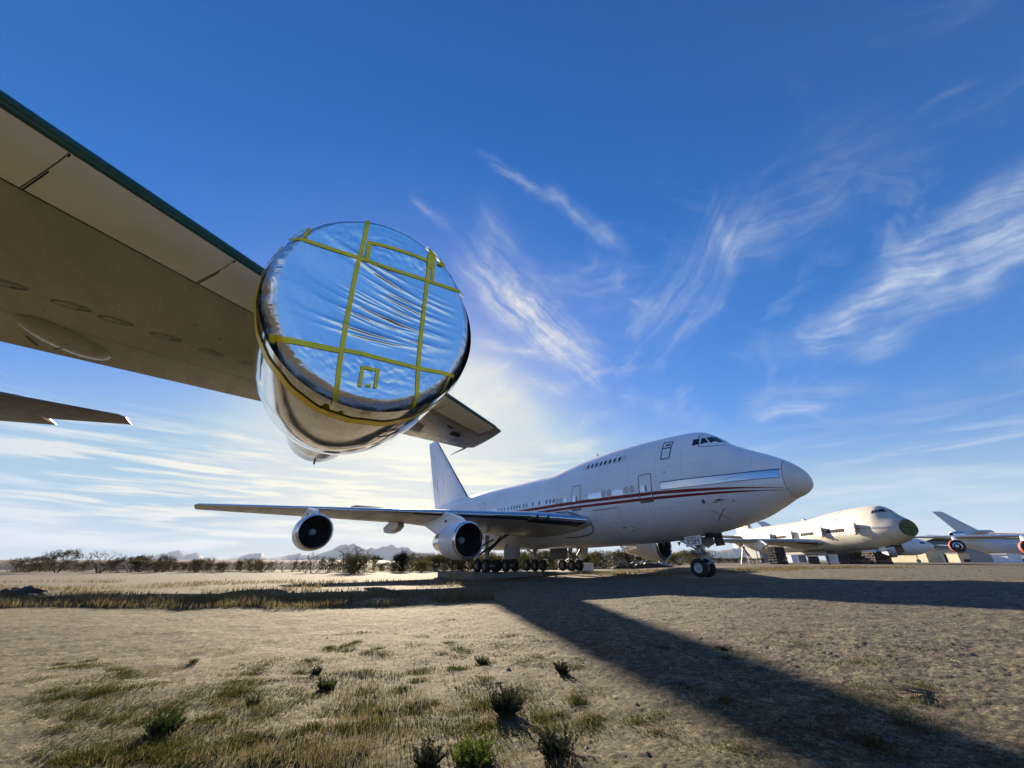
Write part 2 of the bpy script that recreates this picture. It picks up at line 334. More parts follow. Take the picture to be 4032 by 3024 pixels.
def ground_material():
    m=bpy.data.materials.new('desert_ground'); m.use_nodes=True; k=NT(m.node_tree); b=m.node_tree.nodes['Principled BSDF']
    P=k.node('ShaderNodeTexCoord').outputs['Object']; x,y,z=k.sep(P)
    big=k.noise(P,.16,4,.6); mid=k.noise(P,1.1,5,.65); fine=k.noise(P,16,4,.7); grit=k.noise(P,75,2,.7)
    dirt=k.mix(k.ramp(mid,.36,.66),(.160,.135,.090),(.105,.088,.058))
    gravel=k.mix(k.ramp(fine,.35,.65),(.195,.171,.133),(.120,.104,.081))
    # gravel road: right of a wandering line and across the middle distance
    line=k.m('ADD',k.m('ADD',x,k.m('MULTIPLY',k.m('SUBTRACT',y,7.0),.75)),k.m('MULTIPLY',k.m('SUBTRACT',big,.5),7.0))
    gm=k.m('MULTIPLY',k.ramp(line,-1.0,6.5),k.ramp(y,55,30))
    c=k.mix(gm,dirt,gravel)
    # apron on the far right and bare flats on the far left
    ap=k.m('MULTIPLY',k.ramp(y,26,40),k.ramp(k.m('SUBTRACT',x,k.m('MULTIPLY',y,.18)),4,12))
    c=k.mix(ap,c,k.mix(k.ramp(big,.3,.7),(.15,.125,.098),(.115,.097,.078)))
    far=k.m('MULTIPLY',k.ramp(y,24,34),k.ramp(x,2,-6))
    c=k.mix(far,c,k.mix(k.ramp(mid,.3,.7),(.195,.166,.134),(.155,.132,.108)))
    # weedy, mossy tint in patches near the camera and along the left verge
    wn=k.noise(P,.85,5,.65)
    px=k.m('MULTIPLY',k.m('SUBTRACT',x,-1.6),.30); py=k.m('MULTIPLY',k.m('SUBTRACT',y,4.4),.48)
    patch=k.m('POWER',2.718,k.m('MULTIPLY',k.m('ADD',k.m('MULTIPLY',px,px),k.m('MULTIPLY',py,py)),-1.0))
    wm=k.m('MULTIPLY',k.ramp(k.m('ADD',wn,k.m('MULTIPLY',patch,.30)),.52,.72),k.ramp(y,13,8))
    c=k.mix(k.m('MULTIPLY',wm,.88),c,k.mix(k.ramp(fine,.35,.6),(.10,.092,.036),(.066,.068,.026)))
    verge=k.m('MULTIPLY',k.m('MULTIPLY',k.ramp(y,12.5,15),k.ramp(y,34,27)),k.ramp(x,4,-2))
    c=k.mix(k.m('MULTIPLY',verge,k.ramp(wn,.30,.58)),c,(.17,.142,.075))
    # grit: pale and dark specks
    c=k.mix(k.ramp(grit,.56,.70,0,.75),c,(.36,.315,.245)); c=k.mix(k.ramp(grit,.44,.30,0,.75),c,(.045,.038,.03)); c=k.mix(k.ramp(k.noise(P,9,6,.72),.54,.68,0,.6),c,(.075,.061,.044)); c=k.mix(k.ramp(k.noise(P,4.3,6,.75),.50,.64,0,.55),c,(.095,.078,.052)); c=k.mix(k.ramp(k.noise(P,22,3,.7),.58,.70,0,.6),c,(.33,.29,.225))
    # pebble mosaic: every cell its own shade, at three sizes
    tone=None
    for sc_,am in ((5.5,.7),(17.0,.95),(48.0,1.1)):
        vo=k.node('ShaderNodeTexVoronoi'); k.l.new(k.vm('ADD',P,k.vm('MULTIPLY',k.noise(P,sc_*.8,2,.5,color=True),(1.2/sc_,1.2/sc_,0))),vo.inputs['Vector']); vo.inputs['Scale'].default_value=sc_
        rv=k.sep(vo.outputs['Color'])[0]; f_=k.m('MULTIPLY_ADD',k.m('SUBTRACT',rv,.5),am,1.0); tone=f_ if tone is None else k.m('MULTIPLY',tone,f_)
    c=k.mix(1.0,c,k.comb(tone,tone,tone),'MULTIPLY')
    c=k.mix(1.0,c,(.70,.69,.61),'MULTIPLY'); k.l.new(c,b.inputs['Base Color']); b.inputs['Roughness'].default_value=.92; b.inputs['Specular IOR Level'].default_value=.25
    h=k.m('ADD',k.m('MULTIPLY',k.noise(P,34,5,.75),.55),k.m('ADD',k.m('MULTIPLY',grit,.30),k.m('MULTIPLY',mid,1.2)))
    bp=k.node('ShaderNodeBump'); bp.inputs['Strength'].default_value=1.0; bp.inputs['Distance'].default_value=.045
    k.l.new(h,bp.inputs['Height']); k.l.new(bp.outputs[0],b.inputs['Normal'])
    return m
def grit(x,y,r):
    """clods and gravel of the near ground, real relief"""
    m=.55+.9*hash_noise(x*.6+9,y*.6,61); f=sstep(1.2,2.4,r)*(1-sstep(15,24,r))
    h=.007*(hash_noise(x*6.3,y*6.3,51)-.5)+.010*(hash_noise(x*14.1,y*14.1,52)-.5)+.011*(hash_noise(x*29,y*29,53)-.5)*(1-sstep(8,14,r))
    c=hash_noise(x*9.7,y*9.7,54); h=h+.012*np.maximum(0,c-.84)/.16
    return h*m*f*(1+.05*np.clip(r-4,0,12))
def build_ground():
    rr=[]; r=.6
    while r<2.2: rr.append(r); r*=1.03
    while r<25: rr.append(r); r*=1.0065
    while r<60: rr.append(r); r*=1.03
    while r<26000: rr.append(r); r*=1.2
    rr=np.array(rr); fa=np.linspace(R(-58),R(58),880); ba=np.linspace(R(58),R(302),110)[1:-1]; ang=np.concatenate([fa,ba]); na=len(ang); nr=len(rr)
    X=(rr[:,None]*np.sin(ang)).ravel(); Y=(rr[:,None]*np.cos(ang)).ravel(); Q=np.repeat(rr,na)
    fwd=np.tile(np.concatenate([np.ones(len(fa)),np.zeros(len(ba))]),nr)
    Z=ground_z(X,Y); n=Q<26; Z[n]+=grit(X[n],Y[n],Q[n])*fwd[n]
    V=np.concatenate([[[0,0,gz(0,0)]],np.stack([X,Y,Z],1)]).astype(np.float32)
    j,i=np.meshgrid(np.arange(nr-1),np.arange(na),indexing='ij'); A=1+j*na+i; A2=1+j*na+(i+1)%na
    quads=np.stack([A,A2,A2+na,A+na],-1).reshape(-1,4); i=np.arange(na); tris=np.stack([np.zeros(na,int),1+(i+1)%na,1+i],1)
    me=bpy.data.meshes.new('ground'); me.vertices.add(len(V)); me.vertices.foreach_set('co',V.ravel())
    nl=len(quads)*4+len(tris)*3; me.loops.add(nl); me.loops.foreach_set('vertex_index',np.concatenate([quads.ravel(),tris.ravel()]).astype(np.int32))
    me.polygons.add(len(quads)+len(tris)); me.polygons.foreach_set('loop_start',np.concatenate([np.arange(len(quads))*4,len(quads)*4+np.arange(len(tris))*3]).astype(np.int32))
    me.update(calc_edges=True); me.validate(); me.materials.append(ground_material()); me.shade_smooth()
    o=link('ground',me); o['kind']='structure'; return o
build_ground()
# ------------------------------------------------------------------ four-engined airliners (x aft from the nose, y right wing, z up)
KS=np.array([0,.12,.5,1.05,2,3.2,4.0,4.8,5.8,7,9,11,13,15,17,19,20.5,22,26,33,40,47,53.85])
KT=np.array([5.12,5.65,6.15,6.62,7.19,7.81,8.32,9.02,9.58,9.75,9.86,9.9,9.89,9.79,9.64,9.4,9.18,9.07,9.04,9.12,9.02,8.64,7.87])
KB=np.array([5.12,4.83,4.54,4.35,3.88,3.36,3.15,2.96,2.77,2.59,2.36,2.23,2.2,2.13,2.08,2.06,2.08,2.11,2.08,2.14,2.91,4.7,6.89])
KW=np.array([0,.38,.85,1.25,1.75,2.2,2.42,2.6,2.78,2.92,3.08,3.17,3.22,3.25,3.25,3.25,3.25,3.25,3.25,3.22,2.85,1.8,.3])
KC=np.array([5.12,5.2,5.3,5.3,5.3,5.3,5.3,5.3,5.3,5.3,5.3,5.3,5.3,5.3,5.3,5.3,5.3,5.3,5.3,5.4,5.9,6.6,7.4])
def pchip(x,y,xq):
    x=np.sqrt(x); xq=np.sqrt(xq); h=np.diff(x); d=np.diff(y)/h; m=np.zeros_like(y)
    for i in range(1,len(x)-1):
        if d[i-1]*d[i]>0:
            w1=2*h[i]+h[i-1]; w2=h[i]+2*h[i-1]; m[i]=(w1+w2)/(w1/d[i-1]+w2/d[i])
    m[0]=d[0]; m[-1]=d[-1]
    k=np.clip(np.searchsorted(x,xq)-1,0,len(x)-2); t=(xq-x[k])/h[k]
    return (1+2*t)*(1-t)**2*y[k]+t*(1-t)**2*h[k]*m[k]+t*t*(3-2*t)*y[k+1]+t*t*(t-1)*h[k]*m[k+1]
class Body:
    """fuselage skin: tables of crown, keel, half-width and waist height along the length"""
    def __init__(self,smap=None,tables=None):
        s0,T,B,W,C=tables or (KS,KT,KB,KW,KC)
        q=np.linspace(0,np.sqrt(s0[-1]),1400)**2
        self.T=pchip(s0,T,q);self.B=pchip(s0,B,q);self.W=pchip(s0,W,q);self.C=pchip(s0,C,q)
        self.s=q if smap is None else np.interp(q,*smap); self.L=self.s[-1]
    def at(self,s): return [np.interp(s,self.s,a) for a in (self.T,self.B,self.W,self.C)]
    def skin(self,s,z,side=1,off=0.0):
        T,B,W,C=self.at(s); z=float(np.clip(z,B+.002,T-.002)); H=(T-C) if z>C else (C-B); q=max(0,1-((z-C)/H)**2); y=W*math.sqrt(q)
        n=Vector((0,y/W**2,(z-C)/H**2)); n.normalize()
        if s<6:
            e=.05; T2,B2,W2,C2=self.at(s+e); H2=(T2-C2) if z>C2 else (C2-B2); y2=W2*math.sqrt(max(0,1-((z-C2)/H2)**2)); n=Vector((-(y2-y)/e*n.y,n.y,n.z)); n.normalize()
        return Vector((s+n.x*off,side*(y+n.y*off),z+n.z*off))
    def shell(self,name,s0,s1,ns,mat,parent,na=64,capa=False,capb=False,mi_fn=None,mats=None):
        q=np.linspace(math.sqrt(s0),math.sqrt(s1),ns)**2; V=[];F=[];a=np.linspace(0,2*np.pi,na,endpoint=False)
        for s in q:
            T,B,W,C=self.at(s); sn=np.sin(a); V+=list(zip([s]*na,W*np.cos(a),C+np.where(sn>0,(T-C)*sn,(C-B)*sn)))
        for j in range(ns-1):
            for i in range(na): F.append((j*na+i,(j+1)*na+i,(j+1)*na+(i+1)%na,j*na+(i+1)%na))
        if capa: F.append(tuple(range(na)))
        if capb: F.append(tuple((ns-1)*na+i for i in range(na)))
        return obj(name,V,F,mats or mat,parent,angle=50)
    def poly(self,name,pts,mat,parent,side=1,off=.012):
        """sticker-like patch with the outline pts, following the skin"""
        n=len(pts); c=np.mean(np.array(pts,float),0); d=[]
        for p,q in zip(pts,list(pts[1:])+[pts[0]]):
            m=max(1,int(math.hypot(q[0]-p[0],q[1]-p[1])/.3)); d+=[(p[0]+(q[0]-p[0])*i/m,p[1]+(q[1]-p[1])*i/m) for i in range(m)]
        d=np.array(d,float); k=len(d); V=[self.skin(*c,side,off)]; big=np.abs(d-c).max()>.35
        rings=(.33,.67,1.0) if big else (1.0,)
        for f in rings: V+=[self.skin(*(c+(p-c)*f),side,off) for p in d]
        F=[(0,1+i,1+(i+1)%k) for i in range(k)]
        for r in range(len(rings)-1):
            for i in range(k): A=1+r*k; F.append((A+i,A+k+i,A+k+(i+1)%k,A+(i+1)%k))
        return obj(name,V,F,mat,parent,angle=60)
    def quad(self,name,c,mat,parent,side=1,off=.012,n=6,mz=4,bulge=0.0):
        """patch between four corners (front-low, front-high, aft-high, aft-low)"""
        c=[np.array(x,float) for x in c]; V=[];F=[]
        for i in range(n+1):
            for j in range(mz+1):
                a=i/n;b=j/mz; p=(c[0]*(1-b)+c[1]*b)*(1-a)+(c[3]*(1-b)+c[2]*b)*a
                V.append(self.skin(p[0],p[1],side,off+bulge*math.sin(math.pi*a)*math.sin(math.pi*b)))
        for i in range(n):
            for j in range(mz): k=i*(mz+1)+j; F.append((k,k+1,k+mz+2,k+mz+1))
        return obj(name,V,F,mat,parent,angle=60)
    def strip(self,name,top,bot,mat,parent,side=1,off=.008,n=8):
        """band between two rails of (s,z) points"""
        V=[];F=[]
        def dens(r):
            o=[]
            for a,b in zip(r[:-1],r[1:]):
                for i in range(n): o.append((a[0]+(b[0]-a[0])*i/n,a[1]+(b[1]-a[1])*i/n))
            return o+[r[-1]]
        A,Bt=dens(top),dens(bot)
        for a,b in zip(A,Bt): V+=[self.skin(*a,side,off),self.skin((a[0]+b[0])/2,(a[1]+b[1])/2,side,off),self.skin(*b,side,off)]
        for i in range(len(A)-1):
            for j in (0,1): F.append((3*i+j,3*i+3+j,3*i+4+j,3*i+1+j))
        return obj(name,V,F,mat,parent,angle=60)
    def line(self,name,pts,w,mat,parent,side=1,off=.014,closed=False,n=5):
        V=[];F=[]; P=list(pts)+([pts[0]] if closed else [])
        for a,b in zip(P[:-1],P[1:]):
            d=np.array(b,float)-np.array(a,float); L=np.linalg.norm(d)+1e-9; d/=L; q=np.array([-d[1],d[0]])*w/2; m=max(1,min(n,int(L/.3)+1)); k0=len(V)
            for i in range(m+1):
                t=-w/2/L+(1+w/L)*i/m; p=np.array(a)+d*L*t; V+=[self.skin(*(p+q),side,off),self.skin(*(p-q),side,off)]
            for i in range(m): k=k0+2*i; F.append((k,k+2,k+3,k+1))
        return obj(name,V,F,mat,parent,smooth=False)
def oct_window(s,z,w=.28,h=.40):
    c=.28*w; a,b=w/2,h/2
    return [(s-a+c,z-b),(s+a-c,z-b),(s+a,z-b+c*1.3),(s+a,z+b-c*1.3),(s+a-c,z+b),(s-a+c,z+b),(s-a,z+b-c*1.3),(s-a,z-b+c*1.3)]

# aerofoil, unit chord, thickness 1
AUX=np.array([0,.004,.015,.04,.09,.18,.32,.5,.7,.88,1.0])
AUU=np.array([0,.09,.17,.27,.37,.46,.52,.50,.36,.16,.012])
AUL=np.array([0,-.085,-.15,-.22,-.29,-.36,-.42,-.40,-.27,-.11,-.004])
class Wing:
    """sections: (y, sLE, zLE, sTE, zTE, thickness ratio), linear between them"""
    def __init__(self,sec,side): self.sec=np.array(sec,float); self.side=side
    def pt(self,y,x,low,off=0.0):
        S=self.sec; v=[np.interp(y,S[:,0],S[:,i]) for i in range(1,6)]; c=v[2]-v[0]
        h=np.interp(x,AUX,AUL if low else AUU)*v[4]*c
        return Vector((v[0]+c*x,self.side*y,v[1]+(v[3]-v[1])*x+h+(-off if low else off)))
    def chord(self,y): S=self.sec; return float(np.interp(y,S[:,0],S[:,3]-S[:,1]))
    def loft(self,name,mat,parent,ys=None):
        ys=ys if ys is not None else self.sec[:,0]; V=[];F=[]; n=0
        for y in ys:
            ring=[self.pt(y,x,False) for x in AUX[::-1]]+[self.pt(y,x,True) for x in AUX[1:]]
            n=len(ring); V+=ring
        for j in range(len(ys)-1):
            for i in range(n): F.append((j*n+i,j*n+(i+1)%n,(j+1)*n+(i+1)%n,(j+1)*n+i))
        F.append(tuple(range(n))); F.append(tuple((len(ys)-1)*n+i for i in range(n)))
        return obj(name,V,F,mat,parent,angle=40)
    def nose(self,name,mat,parent,y0,y1,xu,xl,off=.012,n=10):
        """strip wrapped round the leading edge, from xu metres aft on top to xl metres aft below"""
        V=[];F=[];m=0
        for y in np.linspace(y0,y1,n+1):
            c=self.chord(y); r=[self.pt(y,xu/c*t*t,False,off) for t in np.linspace(1,.0,7)]+[self.pt(y,xl/c*t*t,True,off) for t in np.linspace(0,1,7)[1:]]
            r=[p+Vector((-off*.8 if i in(5,6,7) else 0,0,0)) for i,p in enumerate(r)]
            m=len(r); V+=r
        for j in range(n):
            for i in range(m-1): F.append((j*m+i,j*m+i+1,(j+1)*m+i+1,(j+1)*m+i))
        return obj(name,V,F,mat,parent,angle=50)
    def under(self,name,mat,parent,corners,off=.015,n=6,m=4,thick=0.0):
        """panel on the lower skin; corners are (y, metres aft of the leading edge)"""
        c=[np.array(q,float) for q in corners]; V=[];F=[]
        for i in range(n+1):
            for j in range(m+1):
                a,b=i/n,j/m; p=(c[0]*(1-b)+c[1]*b)*(1-a)+(c[3]*(1-b)+c[2]*b)*a; V.append(self.pt(p[0],p[1]/self.chord(p[0]),True,off))
        for i in range(n):
            for j in range(m): k=i*(m+1)+j; F.append((k,k+1,k+m+2,k+m+1))
        return obj(name,V,F,mat,parent,angle=50)
    def under_line(self,name,pts,w,mat,parent,off=.02):
        V=[];F=[]
        for a,b in zip(pts[:-1],pts[1:]):
            d=np.array(b,float)-np.array(a,float); L=np.linalg.norm(d)+1e-9; d/=L; q=np.array([-d[1],d[0]])*w/2; k0=len(V); m=max(1,int(L/.4))
            for i in range(m+1):
                p=np.array(a)+d*L*i/m
                for z in(p+q,p-q): V.append(self.pt(z[0],z[1]/self.chord(z[0]),True,off))
            for i in range(m): k=k0+2*i; F.append((k,k+2,k+3,k+1))
        return obj(name,V,F,mat,parent,smooth=False)
WSEC=[(2.4,14.15,3.92,29.2,3.55,.115),(3.25,14.9,4.0,29.5,3.62,.115),(6.45,17.73,4.36,30.3,3.9,.11),(11.8,22.47,4.68,31.8,4.45,.105),(20.9,30.5,5.2,37.15,5.08,.10),(29.3,37.95,5.68,42.1,5.62,.095),(29.62,38.6,5.70,42.0,5.63,.05)]
LIPS=[(18.61,11.92,2.43),(26.25,21.14,3.07)]
NAC=[(0,1.22),(.05,1.285),(.22,1.33),(.6,1.365),(1.2,1.375),(2.0,1.35),(2.75,1.24),(2.78,1.16)]
def engine(parent,lip,side,cowl,lipm,core,extra=None,spiral=True):
    x,y,z=lip; c=(x,side*y,z)
    o=MB().lathe(NAC[2:],c,n=48).obj('engine_cowl',[cowl],parent)
    MB().lathe([(.22,1.331),(.05,1.286),(0,1.235),(-.005,1.2),(.03,1.165),(.12,1.14),(.3,1.128)],c,n=48).obj('inlet_lip',[lipm],o)
    MB().lathe([(.3,1.127),(.7,1.12),(1.45,1.15),(1.46,.2)],c,n=40).obj('inlet_duct',[DARK],o)
    fb=MB()
    for i in range(22):
        a=2*math.pi*i/22; e=Vector((0,math.cos(a),math.sin(a))); t=Vector((0,-math.sin(a),math.cos(a)))
        p=Vector(c)+Vector((1.30,0,0)); V=[p+e*.25-t*.05,p+e*.25+t*.05+Vector((.08,0,0)),p+e*1.1+t*.13+Vector((.02,0,0)),p+e*1.1-t*.03-Vector((.05,0,0))]; fb.add(V,[(0,1,2,3)])
    fb.obj('fan_blades',[pbr('fan_black',(.006,.006,.007),.7)],o,smooth=False)
    MB().lathe([(.92,.0),(.94,.09),(1.04,.19),(1.2,.26),(1.34,.28)],c,n=24).obj('spinner',[GREYP],o)
    MB().lathe([(2.5,1.02),(3.2,.97),(4.1,.86),(4.9,.70),(5.0,.62),(4.6,.55)],c,n=40).obj('core_exhaust',[core],o)
    MB().lathe([(4.5,.42),(5.1,.33),(5.9,.02)],c,n=20).obj('exhaust_plug',[core],o)
    return o
def pylon(parent,wing,lip,side,mat):
    x,y,z=lip; S=wing.sec; le=float(np.interp(y,S[:,0],S[:,1])); c=wing.chord(y); zl=float(np.interp(y,S[:,0],S[:,2]))
    low=[wing.pt(y,t,True).z+.06 for t in (.05,.3,.62)]
    pr=[(x+.7,z+1.33),(x+1.6,z+1.72),(le-.5,zl-.05),(le+.05,zl+.10),(le+.35,zl+.10),(le+.05*c+.3,low[0]),(le+.3*c,low[1]),(le+.62*c,low[2]),(le+.50*c,low[2]-.25),(x+6.3,z+.95),(x+5.4,z+.62),(x+4.8,z+.55),(x+2.9,z+.75),(x+2.7,z+1.1)]
    V=[];F=[];n=len(pr)
    for k,h in ((0,.0),(1,.24),(2,.24),(3,0)):pass
    for s in (-1,1): V+=[(a,side*y+s*(.10 if i in(0,3,4,7,8) else .24),b) for i,(a,b) in enumerate(pr)]
    F=[(i,(i+1)%n,n+(i+1)%n,n+i) for i in range(n)]+[tuple(range(n-1,-1,-1)),tuple(range(n,2*n))]
    return obj('pylon',V,F,mat,parent,angle=50)
def fin(parent,mat,root=(40.2,51.1,8.75),tip=(52.37,55.57,19.95),thick=.75,name='tail_fin',xs=0.0,edge=None):
    V=[];F=[];prof=list(zip(AUX,AUU)); n=0
    for (a,b,z,t) in ((root[0]-1.4,root[1],root[2]-.7,thick),(root[0],root[1],root[2],thick),(tip[0],tip[1],tip[2],thick*.42),(tip[0]+.5,tip[1]-.1,tip[2]+.12,.04)):
        a+=xs;b+=xs; ring=[(a+(b-a)*x,u*t,z) for x,u in prof[::-1]]+[(a+(b-a)*x,-u*t,z) for x,u in prof[1:]]; n=len(ring); V+=ring
    for j in range(3):
        for i in range(n): F.append((j*n+i,j*n+(i+1)%n,(j+1)*n+(i+1)%n,(j+1)*n+i))
    F.append(tuple(3*n+i for i in range(n)))
    o=obj(name,V,F,mat,parent,angle=40)
    if edge:
        e=MB(); a=Vector((root[0]+xs-.03,0,root[2])); b=Vector((tip[0]+xs-.03,0,tip[2])); e.tube(a,b,.10,.07,10); e.obj('fin_leading_edge',[edge],o)
    return o
def tailplane(parent,side,mat,xs=0.0,z=6.9,te=1.0):
    w=Wing([(.4,41.9+xs,z-.05,51.2+xs,z-.1,.11),(1.5,42.6+xs,z,51.3+xs,z-.05,.10)]+([(9.3,48.07+xs,z+.83,52.9+xs,z+.79,.09),(9.36,48.11+xs,z+.835,48.11+4.8*te+.9+xs,z+.80,.09)] if te<1 else [])+[(12.3,50.2+xs,z+1.15,50.2+3.4*te+xs,z+1.12,.09),(12.55,50.6+xs,z+1.16,50.6+2.7*te+xs,z+1.13,.05)],side)
    return w.loft('tailplane',mat,parent)
WHEELS={}
def wheel_mesh(rad,w,kind='main'):
    if (rad,w,kind) in WHEELS: return WHEELS[(rad,w,kind)]
    r=MB(); h=w/2
    r.lathe([(-h*.55,rad*.52),(-h*.9,rad*.62),(-h,rad*.80),(-h*.72,rad*.96),(-h*.3,rad),(h*.3,rad),(h*.72,rad*.96),(h,rad*.80),(h*.9,rad*.62),(h*.55,rad*.52)],axis='y',n=28,mi=0)
    for s in(-1,1):
        r.lathe([(s*h*.60,rad*.54),(s*h*.72,rad*.50),(s*h*.50,rad*.42),(s*h*.30,rad*.24),(s*h*.66,rad*.17),(s*h*.72,rad*.10),(s*h*.72,.001)],axis='y',n=20,mi=1)
        for i in range(9):
            a=2*math.pi*i/9; r.lathe([(s*h*.40,rad*.05),(s*h*.43,.001)],(rad*.33*math.cos(a),0,rad*.33*math.sin(a)),axis='y',n=6,mi=2)
    me=r.mesh('wheel',[TYRE,pbr('rim_paint',(.55,.58,.60),.45,.2) if kind=='nose' else pbr('rim_grey',(.20,.20,.20),.5,.3),DARK]); WHEELS[(rad,w,kind)]=me; return me
def main_gear(parent,s,y,ztop,zw=.0,rad=.58,brace=True):
    g=MB(); sg=1 if y>0 else -1
    g.tube((s,y,zw+rad),(s,y,ztop),.17,.20,12).tube((s,y,zw+rad),(s,y,zw+1.5),.12,.12,12)
    g.tube((s-.80,y,zw+rad),(s+.80,y,zw+rad),.13,.13,10)
    for d in(-.735,.735): g.tube((s+d,y-.75,zw+rad),(s+d,y+.75,zw+rad),.08,.08,8)
    o=g.obj('main_gear',[STEEL],parent)
    b=MB()
    b.tube((s,y,zw+1.6),(s-1.9,y-sg*.9,ztop),.07,.09,8).tube((s,y,zw+1.7),(s+.3,y-sg*1.9,ztop),.07,.09,8).tube((s,y+.1,zw+1.3),(s+1.0,y,zw+.95),.05,.05,6).tube((s+1.0,y,zw+.95),(s+.2,y,zw+.6),.05,.05,6).tube((s-.1,y,zw+1.9),(s-1.1,y,zw+.75),.045,.045,6)
    b.obj('gear_brace',[DARKM],o)
    me=wheel_mesh(rad,.42)
    for d in(-.735,.735):
        for q in(-.56,.56): link('wheel',me,o,loc=(s+d,y+q,zw+rad))
    return o
# ------------------------------------------------------------------ the white airliner with red stripes
def pose(root_nose,th,z0): return (root_nose[0],root_nose[1],z0),th+math.pi
BODY=Body()
def build_striped():
    loc,rz=pose((17.34,22.74),R(-54.61),0.0)
    t=thing('airliner','white four-engined airliner with twin dark red stripes, nose pointing right, on its landing gear','airliner',loc,rz)
    B=BODY; sk=B.skin
    fus=B.shell('fuselage',1.0,53.8,120,WHITE,t,80,capb=True)
    rad=B.shell('radome',.0004,.985,22,RADOME,t,64)
    B.shell('radome_seal',.98,1.03,3,LINE,t,64)
    for side in (1,-1):
        # cockpit glazing
        for P in ([(5.67,8.22),(5.70,8.75),(5.31,8.76),(5.27,8.29)],[(5.19,8.28),(5.25,8.78),(5.09,8.81),(4.76,8.37)],[(4.66,8.33),(5.02,8.83),(4.86,8.91),(4.74,8.96),(4.42,8.66),(4.14,8.42),(4.28,8.36)]):
            B.poly('cockpit_window',P,GLASS,t,side,.012)
        # stripes
        ut=[(41,5.62),(33,5.62),(18.3,5.62),(15.5,5.60),(8,5.42),(5.94,5.30),(4.18,5.18),(2.84,5.06),(1.82,4.95),(1.06,4.87)]
        ub=[(41,5.36),(33,5.36),(18.3,5.36),(15.5,5.35),(8,5.20),(5.98,5.10),(4.21,5.04),(2.86,4.98),(1.83,4.91),(1.06,4.855)]
        lt=[(41,5.23),(33,5.23),(18.3,5.23),(15.5,5.20),(8,5.07),(6,5.00),(4.24,4.94),(2.89,4.87),(1.87,4.80),(1.10,4.765)]
        lb=[(41,5.02),(33,5.02),(18.3,5.02),(15.5,5.00),(8,4.88),(6,4.84),(4.28,4.81),(2.92,4.78),(1.88,4.765),(1.10,4.75)]
        B.strip('red_stripe',ut,ub,RED,t,side); B.strip('red_stripe',lt,lb,RED,t,side)
        # passenger windows
        dark=pbr('window_pane',(.05,.055,.06),.15,spec=.6); plug=pbr('window_plug',(.60,.61,.63),.5)
        for s in (28.0,27.4,26.8,26.15,25.55,25.05,24.55,24.08,23.45,22.97,21.97,20.98,19.95,19.43,18.92):
            B.poly('window',oct_window(s,5.96),pbr('shaded_pane',(.22,.24,.27),.25),t,side)
        for s in (18.45,17.95,10.28,10.78,12.42,12.95,29.55):
            w=B.poly('window',oct_window(s,5.83),plug,t,side); B.line('window_rim',oct_window(s,5.83,.30,.42),.03,LINE,w,side,.016,True)
        for i in range(8): B.poly('window',oct_window(11.71+.5*i,8.46,.27,.38),dark,t,side,.016)
        for s in (15.75,11.23):
            w=B.poly('window',oct_window(s,8.46,.27,.38),WHITE2,t,side); B.line('window_rim',oct_window(s,8.46),.025,pbr('faint_line',(.38,.40,.44),.6),w,side,.016,True)
        B.line('window_tape',[(15.45,8.25),(11.42,8.23),(11.5,8.68)],.035,pbr('grey_tape',(.30,.33,.37),.6),t,side,.017)
        B.strip('foil_window_strip',[(29.0,6.19),(18.7,6.17)],[(29.0,5.74),(18.7,5.73)],pbr('pale_tape',(.72,.76,.80),.3,.5),t,side,.007,n=20)
        # foil patches
        B.quad('foil_patch',[(13.2,5.52),(13.2,5.99),(14.62,6.05),(14.62,5.58)],FOILW,t,side,.02)
        B.quad('foil_patch',[(11.1,5.51),(11.1,5.97),(12.13,6.0),(12.13,5.56)],FOILW,t,side,.02)
        B.quad('foil_patch',[(28.2,5.78),(28.2,6.22),(29.0,6.22),(29.0,5.78)],FOILW,t,side,.02)
        B.poly('foil_patch',[(17.2,5.66),(17.25,5.95),(17.4,6.13),(17.5,6.02),(17.62,5.66)],FOILW,t,side,.02)
        fs=B.strip('foil_strip',[(7.9,5.97),(5.14,5.91),(3.41,5.88),(1.10,5.92)],[(7.92,5.50),(5.17,5.42),(3.44,5.46),(1.10,5.47)],FOILW,t,side,.02,n=14)
        B.line('foil_edge_tape',[(7.95,5.99),(5.14,5.93),(3.41,5.90),(1.10,5.94)],.06,BLUETAPE,fs,side,.025,n=12)
        B.line('foil_edge_tape',[(7.95,5.48),(5.17,5.41),(3.44,5.44),(1.10,5.45)],.025,LINE,fs,side,.025,n=12)
        # doors
        def door(sa,sb,zb,zt,w=.055,handle=True,foil=True):
            d=B.quad('door',[(sa+.06,zb+.05),(sa+.06,zt-.05),(sb-.06,zt-.05),(sb-.06,zb+.05)],WHITE,t,side,.006,8,10)
            for nm,za,zz,mt in (('stripe_band',5.37+.0*sa,5.62,RED),): pass
            r=.14; loop=[(sa,zb),(sa,zt-r),(sa+r*.4,zt-r*.25),(sa+r,zt),(sb-r,zt),(sb-r*.4,zt-r*.25),(sb,zt-r),(sb,zb)]
            B.line('door_frame',loop,w,LINE,d,side,.018,False,8)
            B.strip('door_sill',[(sa-.03,zb+.03),(sb+.03,zb+.03)],[(sa-.03,zb-.10),(sb+.03,zb-.10)],LINE,d,side,.03)
            mid=(sa+sb)/2
            if handle: B.poly('door_handle',[(mid-.10,zb+.63),(mid-.02,zb+.63),(mid,zb+.95),(mid-.05,zb+1.13),(mid-.10,zb+.95)],pbr('handle_brown',(.10,.045,.03),.5),d,side,.024)
            if foil: B.quad('door_foil',[(mid+.05,zb+.62),(mid+.05,zb+1.12),(mid+.44,zb+1.14),(mid+.44,zb+.64)],FOILW,d,side,.024)
            return d
